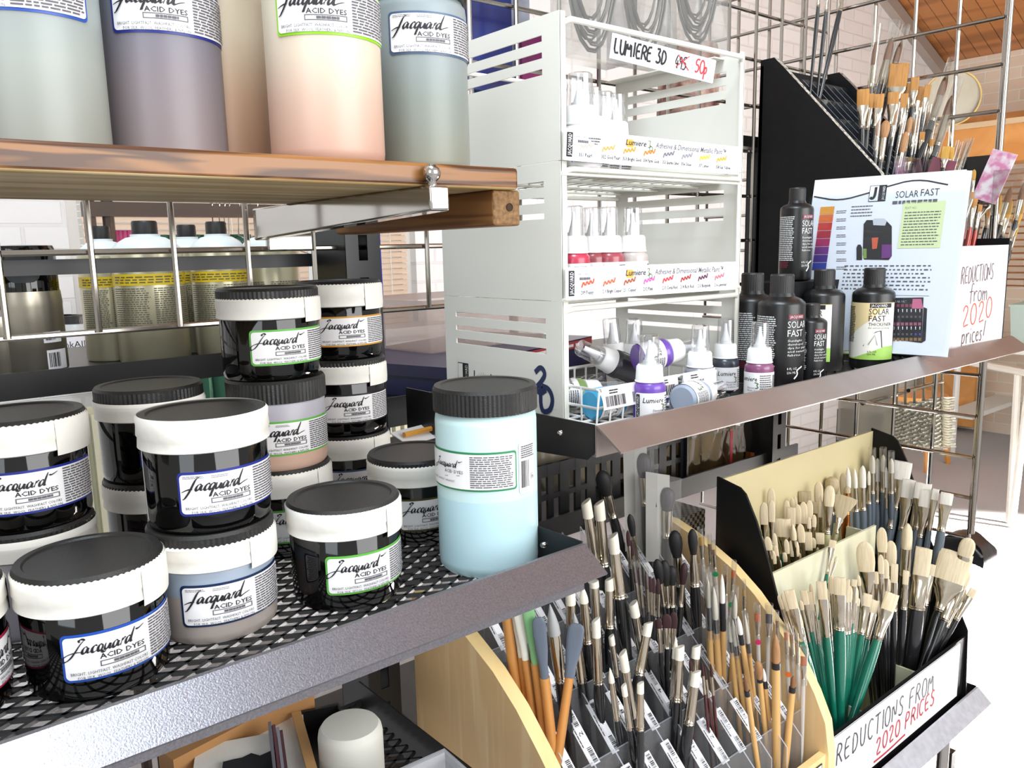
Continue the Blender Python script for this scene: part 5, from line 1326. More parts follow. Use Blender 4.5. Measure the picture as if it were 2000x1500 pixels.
solar('black dye bottle with white print nearest the plum paint bottle', at(1523, .592), turn=-.12)
solar('black dye bottle half hidden behind the rack and the nearest dye bottle', at(1466, .655), turn=.2)
solar('thickener bottle with lime and sand label in front of the flyer', at(1700, .597), kind='sand', turn=-.28)
solar('bottle with sand and lime label behind the nearest black dye bottle', at(1604, .640), kind='sand', turn=-1.1)
solar('small black dye bottle tucked beside the nearest dye bottle', at(1583, .578), r=.0195, h=.110, turn=-.2)
solar('bottle with sand label showing between the two lime labelled ones', at(1648, .668), r=.024, h=.128, kind='sand', turn=1.0)
stp = onY(1552, 541, .70)
solar('black dye bottle standing high on the riser against the black board', (stp.x, .70, z2 + .132), r=.0245, h=.140, turn=-.05)
tag(MB().span((stp.x - .075, .662, z2 + .0005), (stp.x + .075, .742, z2 + .1315)).build('riser_box', BLACKW), 'black riser box behind the dye bottles', 'riser')
tag(MB().span((stp.x - .06, .70, z2 + .136 - .004), (stp.x - .058, .701, z2 + .136 - .003)).build('riser_shim', BLACKW), None) if False else None

# flyer stack in a clear stand
rx = V((.167, -.986, 0)).normalized(); upv = V((.26, .044, .964)); upv = (upv - rx * upv.dot(rx)).normalized(); nrm = rx.cross(upv)
ptl = EYE + ray(1592, 352) * 1.32
def onF(px, py):
    d = ray(px, py); return EYE + d * ((ptl - EYE).dot(nrm) / d.dot(nrm))


hF = (ptl.z - 1.2345) / upv.z
org = ptl - upv * hF; ofoot = V((org.x, org.y, z2 + .0005))
fl = thing('flyer_stand', 'clear stand holding a SOLAR FAST flyer sheet with colour chart', 'flyer stand', ofoot)
o0 = org - ofoot
WF = (onF(1888, 334) - ptl).dot(rx)
mpF = lambda u, v, l: o0 + rx * u + upv * v + nrm * l
def fuv(px, py):
    p = onF(px, py) - org; return p.dot(rx), p.dot(upv)


b = MB()
for k in range(4): G(b, mpF, 1).rect(.001 * k, .0, WF + .0022 * k, hF - .0012 * k, 0, -.0012 * k, n=1)
b.add([mpF(0, 0, -.006), mpF(WF + .006, 0, -.006), mpF(WF + .006, hF, -.006), mpF(0, hF, -.006)], [(0, 3, 2, 1)], 0)
g = G(b, mpF, 10); L = .0006
def T(s, px, py, px2, h, m=1, res=1, **k):
    u, v = fuv(px, py); u2, _ = fuv(px2, py); g.text(s, u, v, u2 - u, h, m, L, res, **k)


tops = ['#e39a35', '#dd6a2c', '#c2352f', '#a82a3a', '#a0275a', '#6d2f7a', '#4b2f84', '#2f3f9a']
u0, _ = fuv(1601, 420); u1, _ = fuv(1628, 420)
for i in range(8):
    _, va = fuv(1614, 404 + i * 15.6); _, vb = fuv(1614, 404 + i * 15.6 + 14.6); g.rect(u0, vb, u1, va, 4 + i, L, n=1)
    uu, vv = fuv(1634, 412 + i * 15.6); g.dashes(uu, vv - .005, uu + .016, vv + .001, 2, 2, L, .34, (.2, .5))
g.stroke([fuv(1590, 384), fuv(1640, 393), fuv(1700, 376)], .0022, 1, L); g.stroke([fuv(1728, 366), fuv(1790, 349), fuv(1852, 361)], .0022, 1, L)
ua, va = fuv(1700, 363); ub, vb = fuv(1729, 393); g.rect(ua, vb, ub, va, 1, L, n=1); g.rect(ua + .001, vb + .001, ua + (ub - ua) * .55, va - .001, 0, L * 1.6, n=1)
g.stroke([(ua + (ub - ua) * .38, va - .003), (ua + (ub - ua) * .36, vb + .008), (ua + (ub - ua) * .22, vb + .004), (ua + (ub - ua) * .1, vb + .007)], .004, 1, L * 2.2); g.text('JACQUARD', ub - .002, vb + .002, va - vb - .004, .0036, 0, L * 2, 1, rot=PI / 2)
T('SOLAR', 1749, 387, 1793, .0105, 1, 2, bold=-.006); T('FAST', 1798, 383, 1834, .0105, 1, 2, bold=-.004)
ua, va = fuv(1744, 391); ub, vb = fuv(1834, 397); g.dashes(ua, vb, ub, va, 1, 2, L, .6, (.05, .12))
ua, va = fuv(1664, 401); ub, vb = fuv(1703, 424); g.dashes(ua, vb, ub, va, 4, 2, L, .32, (.06, .16))
ua, va = fuv(1765, 396); ub, vb = fuv(1836, 484); g.rect(ua, vb, ub, va, 12, L, n=1); T('FEATURES', 1768, 409, 1790, .0036, 2)
_, vv = fuv(1768, 413); g.dashes(ua + .004, vb + .003, ub - .003, vv, 12, 2, L * 1.5, .34, (.04, .12))
# jerry can and bottles picture
P = lambda pts, m, l=L: b.add([mpF(*fuv(*q), l) for q in pts], [tuple(range(len(pts)))[::-1]], m)
P([(1687, 438), (1693, 430), (1730, 430), (1742, 442), (1742, 500), (1736, 508), (1688, 507), (1685, 498)], 1); P([(1705, 430), (1708, 427), (1728, 427), (1732, 433), (1729, 441), (1706, 440)], 13, L * 1.5); P([(1703, 465), (1716, 464), (1713, 486), (1704, 487)], 14, L * 2)
P([(1723, 478), (1742, 478), (1740, 504), (1722, 505)], 9, L * 2); P([(1673, 484), (1676, 478), (1681, 478), (1684, 484), (1684, 508), (1673, 508)], 1, L * 1.2); P([(1686, 486), (1693, 486), (1693, 505), (1686, 505)], 15, L * 2)
ua, va = fuv(1650, 516); ub, vb = fuv(1818, 570); g.dashes(ua, vb, ub, va, 7, 2, L, .34, (.015, .05))
_, v0_ = fuv(1740, 577); g.rect(fuv(1700, 577)[0], v0_, fuv(1815, 577)[0], v0_ + .0005, 2, L, n=1)
P([(1740, 582), (1804, 581), (1800, 670), (1738, 662)], 1); P([(1804, 600), (1811, 603), (1808, 665), (1800, 670)], 1)
for r_, (yy, cs) in enumerate(((594, '#8b3f55'), (630, '#a05a6a'), (660, '#8c6a40'))):
    for i in range(7):
        xx = 1743 + i * 8.4; P([(xx, yy), (xx + 6, yy), (xx + 6, yy + 6), (xx, yy + 6)], 16 + r_, L * 1.6)
for yy in (608, 642):
    for i in range(7):
        xx = 1744 + i * 8.4; P([(xx + 1.5, yy - 4), (xx + 3.5, yy - 4), (xx + 3, yy + 2), (xx + 2, yy + 2)], 0, L * 1.6); P([(xx + .8, yy + 9), (xx + 4.6, yy + 9), (xx + 4.6, yy + 13), (xx + .8, yy + 13)], 20 if i > 4 and yy > 620 else 2, L * 1.6)
T('SOLAR FAST', 1742, 591, 1772, .0036, 0)
P([(1783, 584), (1800, 584), (1803, 603), (1781, 603)], 19, L * 1.7)
b.build('flyer', [mat('flyer_paper', '#eceff6', .5), INK, GREY, GREY] + [mat('chart_' + c[1:], c, .55) for c in tops] + [mat('note_green', '#dce9b0', .55), mat('mid_grey', '#c9ccd4', .5), mat('can_orange', '#cf5a3c', .5), mat('can_olive', '#7d9a4a', .5), mat('row_plum', '#8b3f55', .5), mat('row_rose', '#a05a6a', .5), mat('row_ochre', '#8c6a40', .5), mat('row_pink', '#c9688a', .5), mat('row_blue', '#3f4aa0', .5)], fl, flat=True)
b = MB()
for l, z_ in ((.003, hF * .90), (-.010, hF * .96)):
    vs = [mpF(-.004, 0, l), mpF(WF + .012, 0, l), mpF(WF + .012, z_, l), mpF(-.004, z_, l)]; b.add(vs, [(0, 1, 2, 3)])
for u_ in (.02, .10): b.add([mpF(u_, 0, -.012), mpF(u_ + .06, 0, -.012), mpF(u_ + .06, 0, -.012) - V((0, 0, .0235)), mpF(u_, 0, -.012) - V((0, 0, .0235))], [(0, 1, 2, 3)])
b.build('clear_stand', clear('stand_acrylic', '#f4f6f8', .02, .4), fl, flat=True)

# ================================================================= black board brush stand at the back right
BX = 1.315
pt = [onX(1486, 118, BX), onX(1512, 112, BX), onX(1530, 130, BX), onX(1720, 338, BX)]
pf = [(p.y, p.z) for p in pt]
yl = min(pf[3][0], .62)
prf = [pf[0], pf[1], pf[2], pf[3], (pf[3][0] - .02, pf[3][1] - .06), (pf[3][0] - .02, z2 + .001), (pf[0][0] + .005, z2 + .001)]
std = thing('brush_stand', 'tall black board brush stand with sloping scuffed edge at the back right', 'display stand', (BX, pf[3][0], z2)); sl_ = std.location
SL = lambda x, y, z: V((x - sl_.x, y - sl_.y, z - sl_.z))
WST = .22
EDGE = mat('scuffed_edge', '#5d5750', .6, noise=(220, .12, '#c9c4ba'))
for x in (BX, BX + WST): MB().prism(prf, lambda y, z, x=x: SL(x, y, z), (.012, 0, 0), 0, 1).build('side_panel', [BLACKW, EDGE], std, flat=True)
MB().span(SL(BX, pf[0][0] - .006, z2 + .001), SL(BX + WST, pf[0][0], pf[0][1] - .01)).build('back_panel', BLACKW, std)
MB().span(SL(BX + .012, pf[3][0] - .015, z2 + .001), SL(BX + WST, pf[3][0] - .005, pf[3][1] - .07)).build('front_panel', BLACKW, std)
dY, dZ = pf[2][0] - pf[3][0], pf[2][1] - pf[3][1]
for i in range(6):
    f = i / 5; y = pf[3][0] + dY * f; z = pf[3][1] + dZ * f - .014
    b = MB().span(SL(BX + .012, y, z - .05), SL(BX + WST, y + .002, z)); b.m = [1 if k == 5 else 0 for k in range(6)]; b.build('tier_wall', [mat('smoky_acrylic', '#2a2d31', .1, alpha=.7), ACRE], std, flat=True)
for i in range(1, 8):
    x = BX + .012 + i * (WST - .012) / 8
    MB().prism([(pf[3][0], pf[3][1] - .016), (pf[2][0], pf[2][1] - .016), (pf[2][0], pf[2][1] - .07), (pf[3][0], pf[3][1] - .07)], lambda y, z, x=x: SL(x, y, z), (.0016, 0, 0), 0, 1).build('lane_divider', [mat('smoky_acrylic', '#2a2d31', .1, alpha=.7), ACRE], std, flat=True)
def onStand(px, py, drop=.01):
    d = ray(px, py); n = V((0, -dZ, dY)); p0 = V((0, pf[3][0], pf[3][1] - drop)); q = EYE + d * ((p0 - EYE).dot(n) / d.dot(n))
    if q.x < BX + .022: q = EYE + d * ((BX + .022) / d.x)
    if q.x > BX + WST - .012: q = EYE + d * ((BX + WST - .012) / d.x)
    return q


# its brushes
R_ = [('thin black handled brush standing tip upwards', (1602, -30), (1583, 172), .80, 'round', 20, 4, 24, 7, dict(hairk='brown', hand='black')), ('thin black handled brush standing tip upwards', (1618, -20), (1597, 175), .80, 'round', 20, 4, 24, 7, dict(hairk='brown', hand='black')), ('thin black handled brush standing tip upwards', (1650, -20), (1604, 178), .79, 'round', 20, 5, 24, 9, dict(hairk='brown', hand='black'))]
bunch(R_, 'top lane of black stand', 'thin black handled brushes', ext=.05, plane=onStand)
R_ = []
for (x, y, bx_, by_, w, l, sh, fl, hw, yy) in ((1711, 81, 1697, 210, 12, 48, 'round', 48, 13, .74), (1743, 72, 1712, 200, 15, 50, 'round', 48, 15, .745), (1762, 78, 1722, 215, 12, 48, 'round', 52, 13, .735), (1851, 143, 1812, 260, 14, 50, 'round', 50, 12, .68), (1863, 182, 1818, 320, 16, 50, 'round', 60, 13, .64)):
    R_.append(('round sable brush in a clear sleeve', (x, y), (bx_, by_), yy, sh, l, w, fl, hw, dict(hairk='brown', sleeve=.03)))
for (x, y, bx_, by_, w, l, sh, fl, hw, yy) in ((1757, 125, 1740, 270, 36, 46, 'flat', 40, 13, .70), (1686, 174, 1683, 270, 23, 32, 'flat', 46, 12, .68), (1700, 183, 1692, 270, 13, 28, 'flat', 44, 10, .69), (1716, 184, 1706, 275, 22, 28, 'flat', 40, 11, .675), (1746, 180, 1735, 290, 21, 24, 'flat', 44, 12, .665), (1767, 183, 1752, 290, 14, 28, 'flat', 40, 10, .672),
                                               (1779, 163, 1765, 275, 22, 28, 'flat', 36, 11, .675), (1788, 151, 1776, 260, 15, 26, 'flat', 34, 10, .685), (1799, 170, 1780, 280, 17, 28, 'flat', 36, 10, .67), (1813, 166, 1796, 270, 12, 26, 'flat', 36, 9, .68), (1807, 185, 1790, 285, 12, 26, 'flat', 36, 9, .665), (1812, 257, 1800, 330, 9, 16, 'flat', 36, 8, .625), (1802, 258, 1794, 330, 10, 16, 'flat', 36, 8, .625), (1820, 272, 1812, 335, 9, 14, 'flat', 30, 8, .62)):
    R_.append(('tan flat brush', (x, y), (bx_, by_), yy, sh, l, w, fl, hw))
for (x, y, bx_, by_, w, l, sh, fl, hw, yy) in ((1731, 235, 1717, 330, 18, 36, 'mop', 48, 13, .622), (1779, 228, 1762, 320, 11, 34, 'mop', 36, 9, .632), (1770, 257, 1752, 345, 14, 44, 'mop', 36, 10, .615)):
    R_.append(('oval sable brush', (x, y), (bx_, by_), yy, sh, l, w, fl, hw, dict(hairk='sable')))
for (x, y, bx_, by_, yy) in ((1716, 236, 1708, 325, .632), (1752, 215, 1732, 330, .635), (1766, 236, 1745, 335, .625), (1788, 232, 1776, 320, .63), (1794, 230, 1782, 320, .63), (1805, 222, 1790, 320, .64), (1815, 218, 1800, 320, .64), (1826, 230, 1808, 320, .635)):
    R_.append(('slim sable brush in a clear tube', (x, y), (bx_, by_), yy, 'filbert', 30, 7, 30, 8, dict(hairk='sable', sleeve=.012)))
bunch(R_, 'black brush stand', 'brushes in the black stand', hairk='tan', hand='black', ext=.09, plane=onStand)
R_ = [('wide dark tan flat brush beside the flyer', (1848, 286), (1838, 360), .625, 'flat', 24, 15, 20, 9, {}), ('dark tan flat brush beside the flyer', (1857, 288), (1850, 360), .623, 'flat', 24, 14, 20, 9, {})]
for (x, y, bx_, by_) in ((1869, 281, 1848, 360), (1877, 283, 1855, 360), (1884, 290, 1862, 360), (1888, 277, 1866, 360), (1898, 275, 1868, 360)): R_.append(('thin sleeved brush behind the flyer', (x, y), (bx_, by_), .625, 'round', 28, 5, 28, 5, dict(hairk='sable', sleeve=.006)))
bunch(R_, 'beside the flyer top', 'brushes behind the flyer', hairk='gold', hand='black', ext=.06)
# clear acrylic front and a maroon case behind the flyer
P0, P1 = onY(1748, 304, .655), onY(1832, 303, .655)
tag(MB().span((P0.x, .653, z2 + .02), (P1.x, .656, P0.z)).build('acrylic_front', ACR), 'clear acrylic front plate behind the flyer top', 'plate')
P0, P1 = onY(1812, 338, .64), onY(1845, 312, .64)
o = MB().box((0, 0, 0), (.038, .012, .09)).build('brush_case', mat('maroon_case', '#6f2138', .35)); o.location = ((P0.x + P1.x) / 2, .64, P1.z - .045); o.rotation_euler = (0, .28, face_rot(1.2, .6)); tag(o, 'maroon leather brush case behind the flyer', 'case')

# black box of reduced brushes at the shelf end
yb = .545
q0, q1, q2, q3 = onY(1862, 484, yb), onY(1978, 478, yb), onY(1955, 655, yb), onY(1840, 690, yb)
bx0, bx1 = 1.330, 1.505
p = onY(1860, 484, .545); BXL = p.x
zt = p.z
rb = thing('brush_box', 'black box of reduced brushes with a handwritten sign at the shelf end', 'box', (BXL, .545, z2)); rl = rb.location
nf = V((-.08, -1, 0)).normalized(); fx = V((-nf.y, nf.x, 0))
if fx.dot(RT) < 0: fx = -fx
def onB(px, py): d = ray(px, py); return EYE + d * ((V(rl) - EYE).dot(nf) / d.dot(nf))


wB = min((onB(1972, 480) - onB(1860, 484)).length, .205); hB = zt - z2; bk = -nf * .11
b = MB(); A_ = [V((0, 0, .001)), fx * wB + V((0, 0, .001)), fx * wB + bk + V((0, 0, .001)), bk + V((0, 0, .001))]
for i in range(4):
    a, c = A_[i], A_[(i + 1) % 4]; n_ = (c - a).cross(V((0, 0, 1))).normalized() * -.003; ht = hB - .004
    if i != 0: ht = hB + .012
    b.prism([(0, 0), (1, 0), (1, ht), (0, ht)], lambda u, v, a=a, c=c: a + (c - a) * u + V((0, 0, v)), n_)
b.prism([(0, 0), (1, 0), (1, 1), (0, 1)], lambda u, v: A_[0] + (A_[1] - A_[0]) * u + (A_[3] - A_[0]) * v, (0, 0, .003))
b.build('shell', BLACKW, rb, flat=True)
b = MB(); mpB = lambda u, v, l: fx * u + V((0, 0, v + .002)) + nf * (l + .001); g = G(b, mpB, 6); ws = wB * .97
g.rect(0, 0, ws, hB, 0, 0, n=1); g.rect(.006, .004, ws - .006, hB - .022, 3, .0005, n=1)
g.hand('REDUCTIONS', .030, hB * .66, hB * .150, .0019, 1, .001, adv=.70, jit=.1, slope=.06, narrow=.60)
g.hand('from', .060, hB * .50, hB * .17, .0019, 1, .001, jit=.0, narrow=.95); g.hand('2020', .042, hB * .27, hB * .19, .0024, 2, .001, adv=.78, jit=.1, slope=.12, narrow=.95); g.hand('prices!', .044, hB * .12, hB * .17, .0022, 1, .001, narrow=.85, slope=.03)
b.build('sign', [WHITEP, mat('marker_grey', '#6d6268', .6), mat('marker_coral', '#d9604c', .6), mat('pinkish_paper', '#f6e9e8', .55)], rb)
yb = .585
R_ = []
for (x, y, bx_, by_, w, l, sh, fl, hw, hk, hd) in ((1895, 375, 1872, 500, 15, 14, 'flat', 44, 9, 'tan', 'red'), (1888, 378, 1866, 500, 9, 14, 'flat', 42, 8, 'tan', 'red'), (1905, 388, 1884, 500, 10, 15, 'flat', 42, 8, 'tan', 'red'), (1900, 392, 1889, 500, 8, 14, 'flat', 40, 8, 'tan', 'red'), (1915, 400, 1896, 500, 8, 14, 'flat', 38, 8, 'tan', 'red')):
    R_.append(('red handled tan flat brush', (x, y), (bx_, by_), yb, sh, l, w, fl, hw, dict(hairk=hk, hand=hd)))
for (x, y, bx_, by_, w, l, sh, fl, hw, hk) in ((1925, 362, 1895, 490, 46, 34, 'flat', 40, 14, 'tan'), (1940, 382, 1915, 495, 20, 26, 'flat', 40, 10, 'tan'), (1903, 331, 1893, 430, 8, 22, 'filbert', 30, 7, 'gold'), (1911, 337, 1900, 430, 8, 22, 'filbert', 30, 7, 'gold'), (1921, 337, 1908, 430, 8, 24, 'filbert', 30, 7, 'gold'), (1947, 356, 1925, 490, 12, 30, 'filbert', 40, 9, 'brown'),
                                               (1975, 364, 1937, 495, 12, 36, 'round', 44, 9, 'brown'), (1972, 388, 1950, 495, 16, 40, 'filbert', 36, 10, 'gold'), (1996, 394, 1965, 495, 16, 46, 'filbert', 36, 10, 'gold'), (1955, 380, 1935, 495, 10, 40, 'round', 36, 8, 'gold'), (2003, 350, 1972, 480, 12, 44, 'round', 40, 9, 'brown'), (1993, 416, 1970, 500, 8, 50, 'round', 26, 7, 'gold')):
    nm = {'tan': 'black handled wide tan brush', 'gold': 'golden haired brush', 'brown': 'black handled brown round brush'}[hk]
    R_.append((nm, (x, y), (bx_, by_), yb + .02, sh, l, w, fl, hw, dict(hairk=hk, hand='black')))
bunch(R_, 'box of reduced brushes', 'reduced brushes in the box', ext=.05)
brush('boxed wash brush with pale hair in clear packaging beside the flyer', (1878, 340), (1862, 480), .575, 'flat', 22, 24, 40, 11, hairk='sable', hand='black', ext=.03, grp='reduced brushes in the box')
tag(MB().span((-.018, -.008, -.085), (.018, .008, .005)).build('clear_packaging', ACR), 'clear plastic packaging around the pale haired wash brush', 'packaging').location = onY(1880, 345, .575)
# cards and clip on the end grid above the box
cp = onX(1912, 305, ex - .012)
o = MB().span((-.004, -.028, -.055), (.004, .028, .0)).build('black_clip', BLACKP); o.location = cp; tag(o, 'black plastic clip holder hooked on the end grid', 'clip')
cp = onX(1942, 345, ex - .018)
o = MB().box((0, 0, 0), (.004, .040, .085)).build('pink_printed_packet', mat('pink_packet', '#f0e6ea', .4, noise=(70, .12, '#d98ab0'))); o.location = cp; o.rotation_euler = (.35, 0, 0); tag(o, 'white and pink printed packet hanging on the end grid', 'packet')
cp = onX(1970, 375, ex - .022)
o = MB().box((0, 0, 0), (.004, .05, .075)).build('clear_packet', FILM); o.location = cp; tag(o, 'clear plastic packet below the pink packet', 'packet')


# ================================================================= things on the rear shelves
TINM = mat('tin_silver', '#c4bd9f', .30, metal=.55); YEL = mat('yellow_band', '#e2c21f', .45); TINT = mat('tin_print', '#5d594c', .6)
def tin(label, px, y, r, h, yellow, turn=0.0):
    p = onY(px, 700, y); zt = zr - .002 + .0006
    t = thing('metal_tin', label, 'tin', (p.x, y, zt), face_rot(p.x, y) + turn, 'metal tins on the rear shelf')
    b = MB().lathe([(0, 0), (r * .97, 0), (r, .002), (r, h - .002), (r * .98, h)], 40); b.build('body', TINM, t)
    b = MB().lathe([(r * .97, h - .001), (r * .96, h + .003), (r * .80, h + .010), (r * .55, h + .016), (r * .42, h + .017), (r * .42, h + .02)], 32); b.build('shoulder', mat('tin_white', '#dfe6e6', .35), t)
    b = MB().lathe([(r * .36, h + .018), (r * .36, h + .034), (r * .33, h + .036), (0, h + .036)], 24, rib=.0); b.build('cap', BLACKP, t)
    b = MB(); g = G(b, cyl(r), 24)
    if yellow: g.rect(-r * 2.6, h * .70, r * 2.6, h * .80, 0, .0004, n=40); g.dashes(-r * 1.2, h * .715, r * 1.2, h * .785, 3, 1, .0008, .4, (.05, .1))
    g.dashes(-r * 1.25, h * .30, -r * .1, h * .68, 20, 1, .0006, .45, (.04, .12)); g.dashes(0, h * .30, r * 1.2, h * .68, 20, 1, .0006, .45, (.04, .12))
    b.build('printed_label', [YEL, TINT], t)


for q in ((222, 1.12, .030, .130, True, .2, 'tin with yellow band partly behind a grid wire, first of the row'), (306, 1.06, .041, .134, True, .1, 'large metal tin with yellow warning band and small print'), (385, 1.13, .034, .132, True, .4, 'darker metal tin between the large tin and the silver one'),
          (442, 1.07, .036, .134, True, .1, 'metal tin with danger print above the green labelled jar'), (540, 1.10, .040, .134, False, .0, 'silver metal tin behind the chrome bracket plate')):
    tin(q[6], *q[:6])
# insulated flasks
for px, lb, s_ in ((68, 'steel flask with black push button lid behind the grid', 1.0), (8, 'steel flask cut by the picture edge beside the black lidded flask', .72)):
    y = 1.06; p = onY(px, 735, y); r = .036 * s_; h = .092 * s_
    t = thing('steel_flask', lb, 'flask', (p.x, y, zr - .0014), face_rot(p.x, y))
    MB().lathe([(0, 0), (r * .93, 0), (r, .004), (r, h * .82), (r * 1.01, h * .85), (r * .98, h)], 36).build('body', mat('brushed_steel', '#b9b2a2', .32, metal=.9), t)
    k = MB().lathe([(r * .96, h - .002), (r * .96, h + .044 * s_), (r * .90, h + .050 * s_), (0, h + .052 * s_)], 36).build('lid', BLACKG, t)
    b = MB(); g = G(b, cyl(r * .96), 10); g.rect(-r * .45, h + .010 * s_, r * .45, h + .042 * s_, 0, .002, .010); b.build('button', mat('black_rubber', '#26282a', .5), k)
    b = MB(); g = G(b, cyl(r), 8)
    for u, v, w_, h_ in ((r * .35, h * .38, .022, .012), (r * .40, h * .05, .026, .022)): g.rect(u, v, u + w_, v + h_, 0, .0006, n=6); g.barcode(u + .002, v + .003, u + w_ * .6, v + h_ - .003, 1, .001, 8)
    b.build('price_sticker', [WHITEP, INK], t)
# small jars on the window sill
for i, (px, y) in enumerate(((149, 2.70), (130, 2.72), (120, 2.78 - .03))):
    p = onY(px, 660, y); zt = 1.1155
    t = thing('small_jar', ['small clear jar lettered inkAID with black lid on the window sill', 'small clear jar beside the inkAID jar on the window sill', 'small clear jar furthest along the window sill'][i], 'jar', (p.x, y, zt), face_rot(p.x, y), 'small jars on the sill')
    r = .040
    MB().lathe([(0, 0), (r * .9, 0), (r, .006), (r, .085), (r * .85, .095)], 28).build('body', mat('cloudy_jar', '#d7dcdc', .3), t)
    MB().lathe([(r * .92, .094), (r * .92, .116), (r * .88, .118), (0, .118)], 28).build('lid', BLACKP, t)
    b = MB(); g = G(b, cyl(r), 10); g.rect(-r, .012, r * .95, .075, 0, .0006); g.rect(-r, .058, r * .95, .075, 2, .001); g.text('inkAID', -r * .95, .026, r * 1.85, .018, 1, .0012, 1); b.build('label', [WHITEP, INK, mat('pale_yellow_print', '#e5e2a0', .5)], t)

# rear goods between the jars and the rack
RS = 1.1905
def openbox(name, lb, cat, loc, dims, m, rz=0.0, wall=.002, rim=None, lip=True, taper=.9):
    t = thing(name, lb, cat, loc, rz); w, d, h = dims; b = MB()
    def rect_(k, z): return [V((sx * w / 2 * k, sy * d / 2 * k, z)) for sx, sy in ((-1, -1), (1, -1), (1, 1), (-1, 1))]
    A, B = rect_(taper, 0), rect_(1, h); A2, B2 = [p * 1 for p in rect_(taper - 2 * wall / w, wall)], rect_(1 - 2 * wall / w, h)
    vs = A + B + B2 + A2; fs = [(3, 2, 1, 0), (12, 13, 14, 15)]
    for i in range(4):
        j = (i + 1) % 4; fs += [(i, j, 4 + j, 4 + i), (4 + i, 4 + j, 8 + j, 8 + i), (8 + i, 8 + j, 12 + j, 12 + i)]
    b.add(vs, fs); b.build('body', m, t, flat=True)
    if lip:
        b = MB(); k = 1.03
        for i in range(4):
            P = rect_(1, h); Q = rect_(k, h - .012)
            j = (i + 1) % 4; P2 = rect_(k, h); b.quad(P[i], P[j], P2[j], P2[i]); b.quad(P2[i], P2[j], Q[j], Q[i])
        b.build('rim', rim or m, t, flat=True)
    return t


CRATE = mat('clear_crate', '#cbb5ab', .2, alpha=.34)
ca_ = onY(860, 690, 1.12)
openbox('clear_crate', 'clear plastic crate behind the navy box', 'crate', (ca_.x + .07, 1.17, RS + .048), (.30, .20, .085), CRATE, .1, rim=mat('crate_rim', '#cbb9b0', .25, alpha=.7), taper=.88)
t = thing('game_box', 'flat navy box with a red and white printed edge behind the rear jars', 'box', (ca_.x + .05, 1.12, RS), .32)
MB().span((-.22, -.13, 0), (.22, .13, .046)).build('base', mat('navy_card', '#20244e', .4), t, flat=True)
b = MB().span((-.222, -.132, .030), (.222, .132, .047)); b.build('lid', mat('violet_card', '#1f2148', .35), t, flat=True)
b = MB(); g = G(b, plane((-.22, -.1325, .030), (1, 0, 0), (0, 0, 1)), 1); g.rect(.0, .002, .44, .015, 0, .0003); g.dashes(.03, .004, .40, .012, 1, 1, .0006, .6, (.04, .09)); b.build('edge_print', [mat('red_strip', '#b54a4a', .5), WHITEP], t, flat=True)
# lower rear shelf with crates and wrapped goods
t = thing('rear_shelf', 'black rear shelf edge running behind the brush display', 'shelf', (1.0, 1.08, .955))
zq = onY(1400, 935, .90).z
MB().span((-.5, -.175, zq - .955 - .018), (.52, -.17, zq - .955 + .018)).build('back_rail', BLACKM, t); MB().span((-.5, -.17, zq - .955 - .018), (.52, .2, zq - .955 - .014)).build('deck', BLACKM, t)
zq2 = zq - .0135
ck = thing('plastic_crate', 'black slotted plastic crate under the white rack shelf', 'crate', (.86, 1.055, zq2)); b = MB(); w, d, h = .60, .27, .115
for (x0, y0, x1, y1) in ((-w / 2, -d / 2, w / 2, -d / 2), (-w / 2, d / 2, w / 2, d / 2), (-w / 2, -d / 2, -w / 2, d / 2), (w / 2, -d / 2, w / 2, d / 2)):
    A, B = V((x0, y0, 0)), V((x1, y1, 0)); L_ = (B - A).length; dv = (B - A) / L_
    M3 = Matrix.Rotation(math.atan2(dv.y, dv.x), 3, 'Z')
    for z0, z1_ in ((0, .022), (h * .5, h * .58), (h - .02, h)): b.box(A + dv * L_ / 2 + V((0, 0, (z0 + z1_) / 2)), (L_, .004, z1_ - z0), 0, M3)
    n = int(L_ / .03)
    for i in range(n + 1): b.box(A + dv * L_ * i / n + V((0, 0, h / 2)), (.012 if i % 2 else .02, .0045, h), 0, M3)
b.span((-w / 2, -d / 2, 0), (w / 2, d / 2, .003)); b.build('body', mat('crate_black', '#15171b', .4), ck, flat=True)
o = MB().add([(-.06, 0, 0), (.10, -.01, 0), (.12, .02, .09), (-.08, .03, .115)], [(0, 1, 2, 3)]).build('plastic_bag', mat('tan_film', '#b7aa92', .25, alpha=.75)); o.location = onY(1120, 945, .95); tag(o, 'crumpled translucent tan bag sticking out of the black crate', 'bag')
so = o.modifiers.new('thick', 'SOLIDIFY'); so.thickness = .012
wp = onY(1290, 925, .935); wq = onY(1465, 850, .935)
t = thing('wrapped_boxes', 'brown boxes wrapped in shiny clear film behind the frosted sleeves', 'package', ((wp.x + wq.x) / 2, 1.02, zq2))
ww = wq.x - wp.x
MB().span((-ww / 2, -.08, .0), (ww / 2 * .9, .08, .085)).build('boxes', mat('brown_card', '#75572f', .6, noise=(20, .2, '#46331c')), t, flat=True)
b = MB(); n = 30; rngs = []
for i in range(n + 1):
    x = -ww / 2 - .006 + (ww * .97 + .012) * i / n
    for z in (-.0, .03, .06, .09, .10): b.v.append((x, -.088 - .006 * random.random(), .002 + z * (1 + .03 * math.sin(i * 2.1))))
b.f = [(5 * i + k, 5 * i + 5 + k, 5 * i + 6 + k, 5 * i + 1 + k) for i in range(n) for k in range(4)]; b.m = [0] * len(b.f)
b.build('film', clear('wrap_film', '#efeeea', .18, .9, .1), t, angle=20); MB().span((ww * .20, -.0965, .002), (ww * .23, -.0955, .09)).build('red_tape', mat('red_tape', '#8f1f2a', .4), t)
